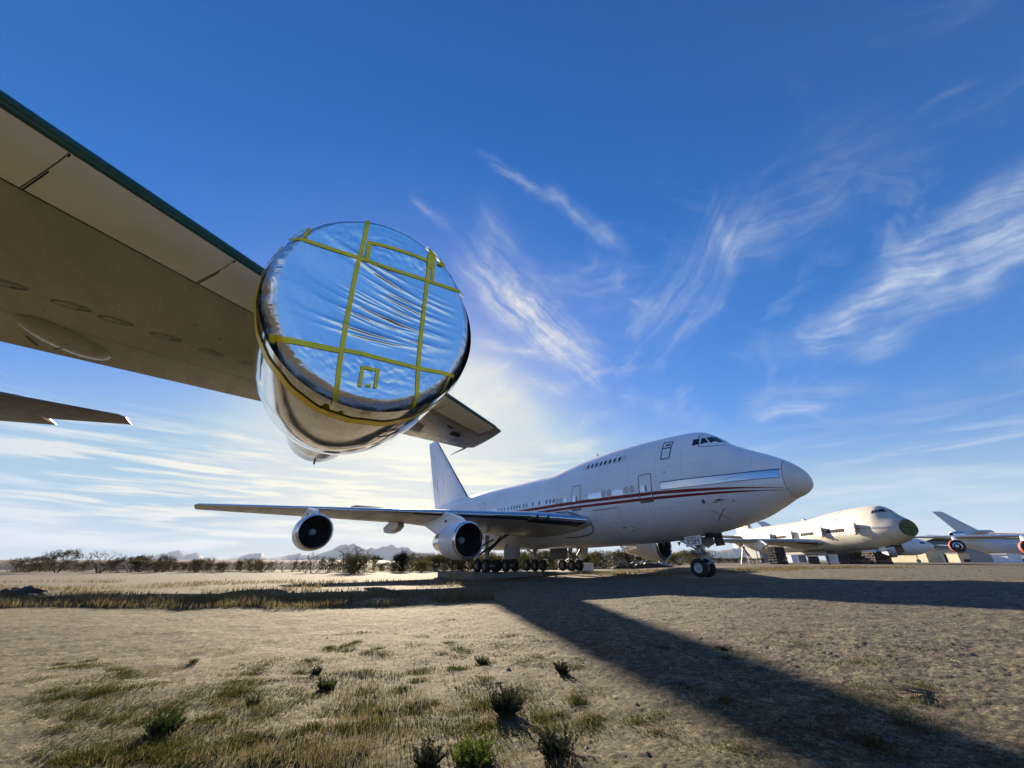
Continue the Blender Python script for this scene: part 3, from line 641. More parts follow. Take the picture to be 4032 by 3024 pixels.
        door(8.63,9.66,4.86,6.74); door(15.54,16.56,4.94,6.85); door(30.92,31.95,5.05,7.07,.04,True,False)
        # crew escape hatch outlined in blue tape
        H=[(7.18,8.92),(7.21,7.63),(7.86,7.65),(7.90,9.0)]
        hh=B.quad('escape_hatch',[(7.2,7.66),(7.2,8.9),(7.85,8.97),(7.83,7.68)],WHITE,t,side,.006)
        B.line('blue_tape_edge',H,.085,BLUETAPE,hh,side,.016,True); B.line('blue_tape_edge',[(7.2,8.45),(7.86,8.5)],.10,BLUETAPE,hh,side,.016)
        B.quad('hatch_window',[(7.3,8.62),(7.3,8.78),(7.65,8.80),(7.65,8.64)],pbr('rust_patch',(.16,.07,.05),.7),hh,side,.018)
        # tape round the flight-deck windows
        B.line('cockpit_tape',[(5.30,9.15),(5.42,9.0),(5.22,8.08),(4.7,8.02),(4.3,8.05),(3.95,8.1)],.045,BLUETAPE,t,side,.016)
        # cargo door, X of tape, vents, drains
        B.line('cargo_door_outline',[(14.27,3.3),(14.27,4.66),(11.78,4.66),(11.62,4.5),(11.72,3.2)],.028,pbr('faint_line',(.38,.40,.44),.6),t,side,.012,False,8)
        B.line('cargo_door_top',[(14.2,4.68),(11.85,4.68)],.05,LINE,t,side,.014)
        B.line('tape_cross',[(5.08,3.91),(4.45,3.38)],.05,pbr('grey_tape',(.30,.33,.37),.6),t,side,.012); B.line('tape_cross',[(4.34,3.98),(5.12,3.35)],.05,pbr('grey_tape',(.30,.33,.37),.6),t,side,.013)
        pb=MB()
        for s,z,l in ((4.39,4.50,.38),):
            p=sk(s,z,side,.0); q=sk(s,z,side,.16); pb.tube(p,q,.05,.04,6); pb.tube(q+Vector((.12,0,0)),q+Vector((-l,0,0)),.035,.02,8); pb.box(q+Vector((.12,0,0)),(.16,.06,.10))
        pb.obj('pitot_probe',[DARKM],t)
        for s,z,a,b in ((4.7,4.34,.10,.05),(4.58,4.33,.09,.04),(3.63,4.33,.07,.08),(7.53,6.60,.10,.09),(14.83,5.9,.10,.10),(15.6,3.08,.14,.12)): B.quad('vent',[(s,z),(s,z+b),(s+a,z+b),(s+a,z)],DARK,t,side,.014,1,1)
        B.quad('drain_panel',[(5.24,4.36),(5.24,4.56),(5.42,4.56),(5.42,4.36)],METAL,t,side,.02,2,2)
        B.line('service_marking',[(11.24,3.35),(10.95,3.22),(10.86,3.16),(10.9,3.05)],.03,LINE,t,side); B.line('service_marking',[(12.0,3.3),(11.85,3.28)],.08,LINE,t,side); B.line('service_marking',[(11.35,3.08),(11.2,3.06)],.06,LINE,t,side)
        # wing-body fairing, a little proud of the fuselage
        V=[];F=[];zs=np.linspace(2.35,4.5,14); sf=np.interp(zs,[2.35,2.65,2.95,3.18,3.39,3.91,4.41,4.5],[12.3,12.5,12.5,12.7,13.2,14.34,15.4,16.0])
        for z,s0 in zip(zs,sf):
            for i,a in enumerate(np.linspace(0,1,16)): s=s0+(33-s0)*a; V.append(sk(s,z,side,.0+(.10*min(1,a*14)*min(1,(1-a)*8)*min(1,(4.55-z)*4))))
        for j in range(13):
            for i in range(15): k=j*16+i; F.append((k,k+1,k+17,k+16))
        obj('wing_fairing',V,F,WHITE2,t)
        # wings
        W=Wing(WSEC,side); ys=[2.4,3.25,4.5,6.45,9,11.8,14.8,17.8,20.9,23.7,26.5,29.3,29.62]
        w=W.loft('wing',WINGP,t,ys)
        W.nose('leading_edge',METAL,w,3.3,6.6,.55,.75,.012,6); W.nose('leading_edge',METAL,w,6.62,29.3,.42,.10,.012,24)
        W.nose('leading_edge_underside',BLACK,w,3.35,6.6,-.0,.75,.02,4) if False else None
        W.under('leading_edge_underside',pbr('near_black_strip',(.02,.022,.025),.35),w,[(6.7,.05),(6.7,.42),(14.0,.24),(14.0,.05)],.02,14,2)  # near-black strips along the lower side of the leading edge
        W.under('leading_edge_underside',pbr('near_black_strip',(.02,.022,.025),.35),w,[(3.4,.30),(3.4,.95),(6.6,.80),(6.6,.25)],.03,6,2)
        for y in (5.55,6.2):
            p=W.pt(y,.0,True); MB().lathe([(-.02,.0),(-.02,.13),(.06,.15)],(p.x+.0,p.y,p.z),n=14).obj('landing_light',[pbr('lamp_glass',(.02,.02,.025),.05)],w)
        for y,c in ((14.2,9.8),(9.5,9.9)): W.under_line('flap_hinge_line',[(y-3.5,W.chord(y-3.5)*.72),(y+3.5,W.chord(y+3.5)*.72)],.05,LINE,w)
        for yq in (13.0,8.0,16.8,24.5): W.under_line('panel_joint',[(yq,.6),(yq,W.chord(yq)*.7)],.03,pbr('panel_line',(.20,.19,.18),.7),w)
        # flap-track fairing just outboard of the inner engine
        pf=[(29.2,3.95),(30.0,3.62),(31.6,3.45),(32.9,3.60),(33.3,4.05),(31.6,4.5),(29.4,4.45)]
        MB().prism(pf,'y',side*13.35-.32,side*13.35+.32).obj('flap_fairing',[WINGP],w,angle=30)
        for lip in LIPS:
            e=engine(t,lip,side,WHITE,METAL,METAL); pylon(t,W,lip,side,WHITE)
            MB().box((lip[0]+3.6,side*(lip[1]+.25),lip[2]+1.55),(.3,.05,.16)).obj('pylon_vent',[DARK],e)
        tailplane(t,side,WHITE2)
        # wing-root seal ring
        loop=[(18.6,4.9),(17.2,4.85),(16.2,4.62),(15.3,4.2),(14.8,3.75),(14.75,3.5),(15.1,3.2),(15.8,3.02),(17.0,2.93),(18.5,2.92)]
        m=MB()
        for a,b in zip(loop[:-1],loop[1:]): m.tube(sk(*a,side,.11),sk(*b,side,.11),.045,.045,6)
        m.obj('wing_root_seal',[LINE],t)
        # main gear and its doors
        for s,y in ((24.95+1.5,5.5),(28.3,1.9)):
            main_gear(t,s,side*y,3.3 if y>3 else 2.6)
        dd=MB(); dd.prism([(25.1,3.15),(26.9,3.15),(26.9,1.55),(26.2,1.05),(25.4,1.35),(25.1,2.1)],'y',side*6.95,side*7.0); dd.obj('gear_door',[GREYP],t)
        dd=MB(); dd.prism([(24.3,2.3),(27.0,2.3),(27.0,1.1),(24.3,1.25)],'y',side*3.05,side*3.1); dd.obj('gear_door',[DARKM],t)
        MB().tube((25.4,side*5.4,2.9),(26.3,side*7.0,1.9),.08,.08,8).tube((23.4,side*5.1,3.25),(26.3,side*6.4,1.55),.09,.09,8).obj('gear_side_strut',[DARKM],t)
    f=fin(t,WHITE,edge=DARKM)
    FAINT=pbr('skin_joint',(.56,.57,.58),.5)
    for side in (1,-1):
        for sj in (2.4,6.4,8.3,10.6,13.6,17.6,19.9,22.8,25.9,29.0,32.6,36.5,40.5,45.0):
            T_,B_,W_,C_=B.at(sj); B.line('skin_joint',[(sj,B_+.9+(T_-B_-1.1)*q/14) for q in range(15)],.016,FAINT,t,side,.005)
        for zj in (4.3,6.95,7.6): B.line('skin_joint',[(3.2+ (3.0 if zj>7 else 0),zj),(12,zj),(24,zj),(40,zj)],.014,FAINT,t,side,.005,n=24)
        gr=pbr('grime_streak',(.60,.59,.57),.6,var=.2,vscale=3)
        for sg,zg,hg in ((9.1,4.74,1.3),(9.5,4.7,1.0),(12.6,4.6,1.1),(13.4,4.6,.9),(16.0,4.8,.5),(14.1,4.6,1.3),(8.75,4.7,.7),(11.9,4.5,1.5)): B.quad('grime_streak',[(sg,zg-hg),(sg,zg),(sg+.035,zg),(sg+.02,zg-hg)],gr,t,side,.004,1,4)
    # stains and ghosts of removed lettering on the fin
    st=pbr('fin_stain',(.52,.51,.48),.6,var=.3,vscale=3)
    def fp(s_,z_):
        k_=(z_-8.75)/11.2; a_=40.2+12.17*k_; b_=51.1+4.47*k_; return Vector((s_,float(np.interp((s_-a_)/(b_-a_),AUX,AUU))*(.75-.435*k_)+.015,z_))
    for pts,w_ in (([(49.2,9.3),(49.6,10.6),(49.0,11.6)],.10),([(50.0,10.9),(50.6,12.2),(50.4,13.0)],.28),([(48.3,10.2),(47.6,11.6),(48.6,13.2),(50.2,14.0),(51.4,14.2)],.09),([(49.6,12.9),(50.8,14.8),(50.0,16.2)],.08),([(52.3,16.6),(53.0,17.2)],.10),([(51.6,13.4),(52.1,13.5)],.08)):
        V=[];F=[]
        for i,(s_,z_) in enumerate(pts): V+=[fp(s_-w_/2,z_),fp(s_+w_/2,z_)]
        for i in range(len(pts)-1): F.append((2*i,2*i+2,2*i+3,2*i+1))
        obj('stain',V,F,st,f,smooth=False)
    MB().tube(fp(51.95,10.0)+Vector((0,.0,0)),fp(54.2,15.6),.02,.02,4).obj('rudder_joint',[pbr('skin_joint',(.56,.57,.58),.5)],f)
    # nose gear
    g=MB(); s=7.68
    g.tube((s,0,.58),(s,0,1.5),.11,.11,12).tube((s,0,1.4),(s,0,2.75),.17,.19,14).tube((s,-.62,.58),(s,.62,.58),.08,.08,10)
    g.box((s,0,1.62),(.42,.62,.22)).tube((s-.1,-.42,1.55),(s-.1,.42,1.55),.09,.09,8).tube((s+.34,.2,1.5),(s+.34,.45,1.62),.10,.10,8).box((s-.3,.14,1.88),(.20,.30,.26))
    ng=g.obj('nose_gear',[STEEL],t)
    MB().tube((s-.05,.12,1.42),(s-.78,.12,.98),.05,.05,8).tube((s-.05,-.12,1.42),(s-.78,-.12,.98),.05,.05,8).tube((s-.78,.12,.98),(s-.08,.1,.66),.05,.055,8).tube((s-.78,-.12,.98),(s-.08,-.1,.66),.05,.055,8).tube((s-.78,-.15,.98),(s-.78,.15,.98),.05,.05,8).obj('torque_link',[pbr('pale_steel',(.45,.52,.52),.4,.3)],ng)
    MB().tube((s,.3,1.7),(s+1.5,.42,2.55),.06,.06,8).tube((s,-.3,1.7),(s+1.5,-.42,2.55),.06,.06,8).obj('drag_brace',[STEEL],ng)
    k=MB(); k.lathe([(-.08,.14),(-.06,.16),(.0,.16)],(s-.42,.30,1.62),axis='y',n=16).lathe([(0,.09),(.03,.05)],(s-.42,.30,1.62),axis='y',n=10); k.obj('taxi_light',[DARKM],ng)
    h=MB()
    for i in range(9): a=rnd.uniform(0,6.28); h.tube((s+.1+.25*math.cos(a),.22*math.sin(a),1.3+.09*i*.5),(s+.28*math.cos(a+1),.25*math.sin(a+1),1.45+.05*i),.035,.03,6)
    for x in (-.45,-.62,.42): h.box((s+x*.9,.25,1.52+.1*x),(.2,.16,.15))
    h.obj('steering_lines',[DARKM],ng)
    me=wheel_mesh(.58,.40,'nose')
    for y in(-.46,.46): link('wheel',me,ng,loc=(s,y,.58))
    # nose-gear doors: the near one carries the registration letters
    pd=[(8.22,2.50),(6.98,2.62),(7.02,2.02),(8.16,1.86)]
    d=MB().prism(pd,'y',.74,.78).obj('gear_door',[WHITE],t,smooth=False,label='white nose gear door lettered FSH')
    L=MB(); zc,hh,w=2.255,.36,.045
    def seg(s0,z0,s1,z1):
        a=Vector((s0,.786,z0));b=Vector((s1,.786,z1)); dd=(b-a).normalized(); n=Vector((-dd.z,0,dd.x))*w/2; L.add([a+n-dd*w/2,b+n+dd*w/2,b-n+dd*w/2,a-n-dd*w/2],[(0,1,2,3)])
    zt,zm,zb=zc+hh/2,zc,zc-hh/2
    x=7.96; seg(x,zt-.02,x,zb-.02); seg(x,zt-.02,x-.21,zt); seg(x,zm-.02,x-.17,zm)
    x=7.69
    for a,b in (((x-.21,zt),(x-.02,zt)),((x,zt-.02),(x,zm+.02)),((x-.02,zm),(x-.19,zm)),((x-.21,zm-.02),(x-.21,zb+.02)),((x-.19,zb),(x,zb))): seg(a[0],a[1],b[0],b[1])
    x=7.40; seg(x,zt+.02,x,zb+.02); seg(x-.22,zt+.02,x-.22,zb+.02); seg(x,zm+.02,x-.22,zm+.02)
    L.obj('registration_letters',[INKB],d,smooth=False)
    MB().prism(pd,'y',-.78,-.74).obj('gear_door',[GREYP],t,smooth=False)
    b=MB().prism([(6.9,2.68),(6.35,2.74),(6.2,1.98),(6.85,1.92)],'y',-.72,-.68); b.obj('gear_door',[pbr('brown_inside',(.16,.13,.11),.7,var=.4,vscale=5)],t,smooth=False)
    MB().box((6.55,-.1,2.6),(.5,1.3,.3)).obj('gear_bay',[DARK],t)
    # aerials and the belly mast
    m=MB()
    for s,z,hh in ((16.05,9.7,.48),(30.8,9.05,.10)): m.prism([(s,z),(s-.22,z),(s+.02,z+hh),(s+.16,z+hh)],'y',-.03,.03)
    for s in (3.35,3.15,2.95,2.7): m.tube((s,0,float(BODY.at(s)[0])-.02),(s-.02,0,float(BODY.at(s)[0])+.10),.02,.02,5)
    m.prism([(11.6,2.25),(11.2,2.25),(11.5,1.62),(11.62,1.62)],'y',.28,.33); m.obj('antenna',[WHITE2],t)
    m=MB()
    for s in (9.3,10.6,14.6): m.prism([(s,2.25),(s-.3,2.25),(s-.1,1.98)],'y',-.02,.02)
    m.obj('drain_mast',[DARKM],t)
    return t
STRIPED=build_striped()

# ------------------------------------------------------------------ the airliner whose wing hangs overhead, its engine inlet wrapped in foil
NA=np.array([math.sin(R(-31)),math.cos(R(-31)),0.0]); NO=np.array([NA[1],-NA[0],0.0])
LIPW=np.array([-1.605,3.97,3.79]); NZ0=.72
def build_near():
    origin=LIPW-26.25*NA-21.14*NO   # the nose, on the ground plan
    rz=math.atan2(NA[1],NA[0])
    t=thing('airliner','airliner wing overhead with green leading edge and foil-wrapped polished engine in the foreground','airliner',(origin[0],origin[1],NZ0),rz)
    B=BODY; side=-1
    B.shell('fuselage',.0004,53.8,90,WHITE,t,56,capb=True)
    fin(t,WHITE2)
    def sec(y):
        le=28.79+(y-19.44)*.8852; zl=5.60+(y-19.44)*.1044-NZ0
        te=35.21+(y-19.44)*.585 if y>11.8 else 30.74-(11.8-y)*.27
        zt=5.38+(y-19.44)*.115-NZ0 if y>11.8 else 5.38-.88-NZ0-(11.8-y)*.075
        return (y,le,zl,te,zt,.10 if y<28 else .095)
    S=[sec(y) for y in (2.4,7,11.8,16,19.44,22,25.5,28.55)]; S.append((29.08,37.32,5.56+.1044*9.64-NZ0,40.3,5.64+.72-NZ0+.1,.05))
    W=Wing(S,side); w=W.loft('wing',pbr('wing_underside',(.44,.40,.285),.26,var=.16,vscale=1.3,streak=(.5,2.0,1),spec=.55),t,[2.4,5,7,9,11.8,14,16,17.7,19.44,20.7,22,23.7,25.5,27.2,28.55,29.08])
    W.nose('leading_edge',GREEN,w,6,28.5,.20,.05,.014,30)
    # leading-edge flap panels with open joints
    KM=pbr('flap_panel_lit_tone',(.90,.85,.70),.45,var=.08,vscale=1.5)  # paler than the wing box: reflected light on the tilted panels, put into colour
    for a,b in ((8.0,11.4),(11.412,14.4),(14.412,17.355),(17.367,18.88),(18.892,22.0),(23.0,25.0),(25.012,28.2)):
        W.under('leading_edge_flap',KM,w,[(a+.25,.055),(a-.25,1.10),(b-.25,1.10),(b+.25,.055)],.022,8,6)
        W.under_line('flap_joint',[(b+.265,.06),(b-.235,1.12)],.011,DARK,w,.030)
    W.under_line('flap_joint',[(7.5,1.125),(28.3,1.11)],.03,DARK,w,.024)
    # oval tank panels
    pl=pbr('oval_edge',(.075,.06,.045),.5)
    for O,A in ((-4.15,8.07),(-3.55,8.5),(-3.07,8.84),(-2.44,9.26),(-1.75,9.75),(-1.0,10.2),(-4.85,7.6)):
        y=O+20.43; x=A+22.02-float(np.interp(y,W.sec[:,0],W.sec[:,1])); pts=[]
        for i in range(25):
            q=2*math.pi*i/24; u,v=math.cos(q),math.sin(q); pts.append((y+.21*u-.045*v,x-.105*u+.13*v))
        p=W.under_line('tank_panel_ring',pts,.018,pl,w,.012)
        W.under_line('tank_panel_mark',[(y-.03,x-.03),(y+.2,x-.16)],.014,pl,w,.014); W.under_line('tank_panel_mark',[(y+.05,x+.03),(y+.08,x+.035)],.03,DARK,w,.014)
    for O,A in ((-1.95,8.55),(-1.6,9.0)): y=O+20.43; x=A+22.02-float(np.interp(y,W.sec[:,0],W.sec[:,1])); W.under_line('tank_panel_mark',[(y,x),(y+.05,x)],.03,DARK,w,.014)
    # flap line and the bulged fairing near the trailing edge
    def yx(O,A): y=O+20.43; return (y,A+22.02-float(np.interp(y,W.sec[:,0],W.sec[:,1])))
    W.under_line('flap_line',[yx(-6.5,8.6),yx(-4.64,9.06),yx(-3.5,9.79),yx(-1.14,11.28),yx(4.2,14.6)],.018,pl,w,.014)
    c=yx(-4.05,10.15); V=[];F=[]
    ni,nj=20,12
    for i in range(ni+1):
        for j in range(nj+1):
            a=-1+2*i/ni;b=-1+2*j/nj; r=min(1,math.hypot(a,b)); hgt=.16*(1-r*r)
            wd=max(0,1-a*a)**.5
            O=-4.05+.34*a+.33*b*wd; A=10.15+.95*a-.20*b*wd; q=yx(O,A); P=W.pt(q[0],q[1]/W.chord(q[0]),True,.004); V.append(P-Vector((0,0,.15*max(0,1-a*a-(b*wd)**2)**.6)))
    for i in range(ni):
        for j in range(nj): k=i*(nj+1)+j; F.append((k,k+1,k+nj+2,k+nj+1))
    bl=obj('flap_fairing',V,F,pbr('wing_underside',(.44,.40,.285),.26),w)
    W.under_line('fairing_slot',[yx(-3.98,10.02),yx(-3.84,10.26)],.07,DARK,w,.13); W.under_line('fairing_joint',[yx(-4.28,10.42),yx(-4.05,10.2),yx(-4.0,10.0)],.02,DARK,w,.15)
    W.under_line('flap_joint',[yx(-4.62,10.2),yx(-4.62,10.7)],.03,DARK,w,.02)
    # outer wing: openings and grimy aileron
    W.under('grime_patch',pbr('dark_grime',(.05,.043,.035),.5,var=.4,vscale=4),w,[(23.9,2.6),(23.9,3.9),(25.3,3.9),(25.1,2.6)],.02)
    W.under('metal_patch',pbr('scuffed_metal',(.42,.38,.33),.3,.4,var=.4,vscale=5),w,[(24.6,1.35),(24.6,3.6),(26.3,3.4),(26.3,1.35)],.016)
    W.under('open_panel',DARK,w,[(26.6,2.0),(26.6,2.5),(27.3,2.45),(27.2,2.0)],.022)
    W.under('open_panel',DARK,w,[(26.0,1.7),(26.0,1.85),(26.35,1.85),(26.35,1.7)],.022)
    W.under_line('hinge_gap',[(23.2,W.chord(23.2)*.76),(28.4,W.chord(28.4)*.72)],.05,DARK,w,.02)
    p=W.pt(28.7,1.0,True); MB().tube(p,p+Vector((1.35,.28,-.13)),.045,.012,6).obj('wingtip_probe',[DARKM],w)
    # other side, out of the picture
    Wing(WSEC,1).loft('wing',WINGP,t)
    for s in(-1,1): tailplane(t,s,pbr('tailplane_paint',(.20,.18,.15),.45,var=.2,vscale=1.2),0.1,7.05-NZ0+.1,.55)
    engine(t,LIPS[0],-1,POLISH,METAL,METAL); pylon(t,W,LIPS[0],-1,WHITE2)
    for s,y in ((26.45,5.5),(28.3,1.9)):
        for sd in(-1,1): main_gear(t,s,sd*y,3.0,-.55-NZ0-.1)
    # ---- the wrapped engine, in its own frame: x along the axis
    x0,y0,z0=26.25,-21.14,3.79-NZ0; c=(x0,y0,z0)
    cowl=MB().lathe([(.10,1.262),(.28,1.285),(.7,1.312),(1.4,1.325),(2.0,1.30),(2.7,1.20),(3.2,1.085),(3.22,1.03)],c,n=96).obj('engine_cowl',[POLISH],t,angle=60)
    for x in (1.55,2.3):
        r=float(np.interp(x,[.1,.28,.7,1.4,2,2.7,3.2],[1.262,1.285,1.312,1.325,1.3,1.2,1.085]))+.004
        MB().lathe([(x,r),(x+.012,r)],c,n=96).obj('cowl_joint',[DARKM],cowl)
    core=MB().lathe([(2.9,.98),(3.4,.95),(4.2,.87),(5.0,.78),(5.79,.70),(5.82,.66),(5.5,.60)],c,n=72).obj('core_exhaust',[pbr('exhaust_metal',(.55,.51,.46),.16,1.0,var=.25,vscale=2.5)],t,angle=60)
    for x in (3.3,4.5): r=float(np.interp(x,[2.9,3.4,4.2,5.0,5.79],[.98,.95,.87,.78,.70]))+.004; MB().lathe([(x,r),(x+.015,r)],c,n=64).obj('core_joint',[DARKM],core)
    MB().lathe([(5.4,.48),(5.9,.36),(6.4,.05),(6.42,.001)],c,n=40).obj('exhaust_plug',[DARKM],t)
    MB().tube((x0+5.6,y0,z0-.70),(x0+5.66,y0,z0-.78),.02,.02,6).obj('drain_pipe',[DARKM],core)
    pylon(t,W,(x0,-y0,z0),-1,WHITE2)
    # access-panel circle on the cowl's belly
    m=MB(); X=.95
    for i in range(24):
        def cp(k): q=2*math.pi*k/24; x=X+.15*math.cos(q); a=R(-112)+.15/1.32*math.sin(q); return Vector((x0+x,y0+1.322*math.cos(a)*1.0,z0+1.322*math.sin(a)))
        m.tube(cp(i),cp(i+1),.006,.006,4,False)
    m.obj('cowl_panel_ring',[DARKM],cowl)
    # foil cover: flat face with tension wrinkles, crinkled roll round the lip
    el=R(7.4); azn=R(-32.8)
    n=Vector((math.sin(azn)*math.cos(el),math.cos(azn)*math.cos(el),math.sin(el)))           # aft normal of the inlet plane
    inv=Matrix.Rotation(-rz,3,'Z'); nl=inv@n
    e1=nl.cross(Vector((0,0,1))).normalized(); e2=e1.cross(nl)                               # seen from the front: e1 to the right, e2 up
    C0=Vector(c)
    if e2.z<0: e1,e2=-e1,-e2
    RF=1.10
    cr_=random.Random(5)
    CREASE=[(.56,-.20,.016,.020,-.25,.35),(.46,-.30,.018,.022,-.05,.55),(.33,-.24,.015,.018,.25,.45),(.24,-.22,.017,.020,.45,.40),(.13,-.20,.012,.016,.30,.5),(-.04,-.14,.018,.020,.20,.55),(-.14,-.08,.014,.016,-.15,.35),(-.31,-.02,.020,.020,-.10,.45),(-.37,.04,.015,.016,.0,.5),(.02,-.20,.012,.015,.65,.30),(-.22,-.10,.010,.014,.55,.3)]
    for i in range(34):
        b0=cr_.uniform(-.42,.62); CREASE.append((b0,-.16-.2*b0+cr_.uniform(-.12,.12),cr_.uniform(.003,.009),cr_.uniform(.007,.014),cr_.choice((-.28,.0,.28,.62,.8,.1))+cr_.uniform(-.1,.1),cr_.uniform(.08,.28)))
    def wr(a,b):
        """wrinkle depth on the cover at disc coordinates (a right, b up)"""
        h=0
        for bb,sl,amp,wd,c0,ln in CREASE:
            y=bb+sl*a+.10*a*a*(1 if bb>0 else .6); d=abs(b-y)
            if d<wd*5: h+=amp*math.exp(-(d/wd)**1.35)*math.exp(-((a-c0)/ln)**2)
        h+=.010*(mnoise.noise(Vector((a*1.1+3,b*2.2+a*.9,1.7))))
        low=max(0,(-.50-b)/.4)+max(0,(b-.62)/.4)
        if low>0: h+=min(1,low*2)*(.010*abs(mnoise.noise(Vector((a*6,b*7,9))))+.007*abs(mnoise.noise(Vector((a*14,b*13,2)))))
        return h*.52
    def rf(a,b): return RF+.085*max(0,b/(math.hypot(a,b)+1e-6))
    def face(a,b,off=0.0):
        r=math.hypot(a,b); F_=rf(a,b); sag=.045*(1-min(1,(r/F_))**2)
        return C0+e1*a+e2*b+nl*(sag-wr(a,b)*min(1,max(0,(F_-r)*7)+.08)-off)
    nr,na=110,260; V=[face(0,0)];F=[]
    for j in range(1,nr+1):
        for i in range(na): q=2*math.pi*i/na; r=rf(math.cos(q),math.sin(q))*j/nr; V.append(face(r*math.cos(q),r*math.sin(q)))
    for i in range(na): F.append((0,1+i,1+(i+1)%na))
    for j in range(nr-1):
        for i in range(na): A=1+j*na; F.append((A+i,A+na+i,A+na+(i+1)%na,A+(i+1)%na))
    cov=obj('foil_cover',V,F,FOILN,t,angle=180)
    V=[];F=[]; lp=[(.004,RF-.015),(.002,RF),(.015,1.14),(.05,1.185),(.10,1.225),(.165,1.256),(.24,1.28),(.38,1.298)]
    for (d,r) in lp:
        for i in range(na*2):
            q=math.pi*i/na; cr=.011*mnoise.noise(Vector((q*7,d*9,3.3)))+.005*mnoise.noise(Vector((q*19,d*22,8.1)))
            k=min(1,max(0,(r-RF)*14)); F_=rf(math.cos(q),math.sin(q)); r2=F_+(r-RF)*(1.298-F_)/(1.298-RF); V.append(C0+(e1*math.cos(q)+e2*math.sin(q))*(r2+cr*k)+nl*(d-cr*k))
    m2=na*2
    for j in range(len(lp)-1):
        for i in range(m2): F.append((j*m2+i,j*m2+(i+1)%m2,(j+1)*m2+(i+1)%m2,(j+1)*m2+i))
    obj('foil_lip_wrap',V,F,FOILC,t,angle=180)
    # yellow tape, laid where it lies on the cover (points from the photograph put on the inlet plane)
    Mi=inv; camL=Mi@(Vector(CAM)-Vector((origin[0],origin[1],NZ0)))
    def disc(px,py):
        r=Mi@Vector(ray(900+px*1100/1587,750+py*1100/1587)); tt=(C0-camL).dot(nl)/r.dot(nl); P=camL+r*tt-C0; return P.dot(e1),P.dot(e2)
    def skinp(a,b,off=.012):
        r=math.hypot(a,b)
        F_=rf(a,b)
        if r<F_-.02: return face(a,b,off)
        # beyond the flat: follow the rolled lip
        arc=r-(F_-.02); prof=[(RF-.02,0.0),(RF,.0),(1.145,.012),(1.192,.046),(1.233,.096),(1.265,.16),(1.29,.236),(1.306,.4)]
        prof=[(F_+(q_-RF)*(1.306-F_)/(1.306-RF) if q_>RF else F_-.02+(q_-RF+.02),d_) for q_,d_ in prof]; acc=0
        for (r0,d0),(r1,d1) in zip(prof[:-1],prof[1:]):
            L=math.hypot(r1-r0,d1-d0)
            if arc<=acc+L or d1==.4:
                f=min(1,(arc-acc)/L); rr=r0+(r1-r0)*f+off*.8; dd=d0+(d1-d0)*f-off*.6; break
            acc+=L
        return C0+(e1*a+e2*b)/r*rr+nl*dd
    def tape(pts,w,off=.012,ext=0.0):
        P=[disc(*p) for p in pts]; V=[];F=[]; D=[]
        if ext:
            a,b=P[-2],P[-1]; d=(b[0]-a[0],b[1]-a[1]); L=math.hypot(*d); P.append((b[0]+d[0]/L*ext,b[1]+d[1]/L*ext))
        for a,b in zip(P[:-1],P[1:]):
            m=max(1,int(math.hypot(b[0]-a[0],b[1]-a[1])/.02))
            D+=[(a[0]+(b[0]-a[0])*i/m,a[1]+(b[1]-a[1])*i/m) for i in range(m)]
        D.append(P[-1])
        for i,p in enumerate(D):
            q0=D[max(0,i-2)];q1=D[min(len(D)-1,i+2)]; d=(q1[0]-q0[0],q1[1]-q0[1]); L=math.hypot(*d)+1e-9; nx=(-d[1]/L*w/2,d[0]/L*w/2)
            for k in(-1,-.33,.33,1): V.append(skinp(p[0]+nx[0]*k,p[1]+nx[1]*k,off))
        for i in range(len(D)-1):
            for k in range(3): A=i*4+k; F.append((A,A+1,A+5,A+4))
        return obj('yellow_tape',V,F,YTAPE,cov,angle=180)
    tw=.052
    tape([(793,165),(770,290),(745,375),(720,490),(700,600),(672,740),(650,880),(630,1000),(618,1110),(614,1150)],tw,.016,.22)
    tape([(1148,330),(1138,430),(1128,540),(1116,650),(1105,750),(1090,880),(1080,1000),(1068,1170)],tw*.95,.016,.20)
    tape([(340,258),(440,285),(560,322),(660,352),(745,380),(850,415),(960,452),(1070,487),(1180,527),(1270,560),(1362,594)],tw*.85,.012)
    tape([(790,290),(870,308),(960,333),(1050,365),(1130,398)],tw*.8,.012)
    tape([(802,298),(786,398)],tw*1.1,.02)
    tape([(215,825),(300,842),(400,862),(520,885),(640,908)],tw*1.25,.012); tape([(640,900),(760,922),(860,950),(970,978),(1080,1008),(1190,1030),(1300,1056)],tw*.95,.012)
    tape([(225,828),(270,838)],tw*1.9,.022)
    tape([(1150,312),(1140,440)],tw*1.3,.022); tape([(1128,312),(1180,350),(1200,385),(1212,430)],tw*1.0,.024); tape([(1165,345),(1158,520)],tw*.8,.02); tape([(1185,415),(1225,435)],tw*.7,.026)
    tape([(338,258),(385,225),(440,203),(472,212)],tw*.8,.02); tape([(466,208),(440,272)],tw*.8,.024)
    tape([(752,1000),(862,1022)],tw*.75,.016); tape([(850,1015),(832,1122)],tw*.8,.02); tape([(764,1000),(744,1112)],tw*.75,.02); tape([(740,1106),(758,1110)],tw*.6,.02); tape([(780,1106),(808,1110)],tw*.6,.02)
    tape([(1255,1050),(1240,1110)],tw*.7,.02,.12)
    # the tape that closes the cover round the lower half of the cowl
    V=[];F=[]
    ax=Vector((1,0,0))
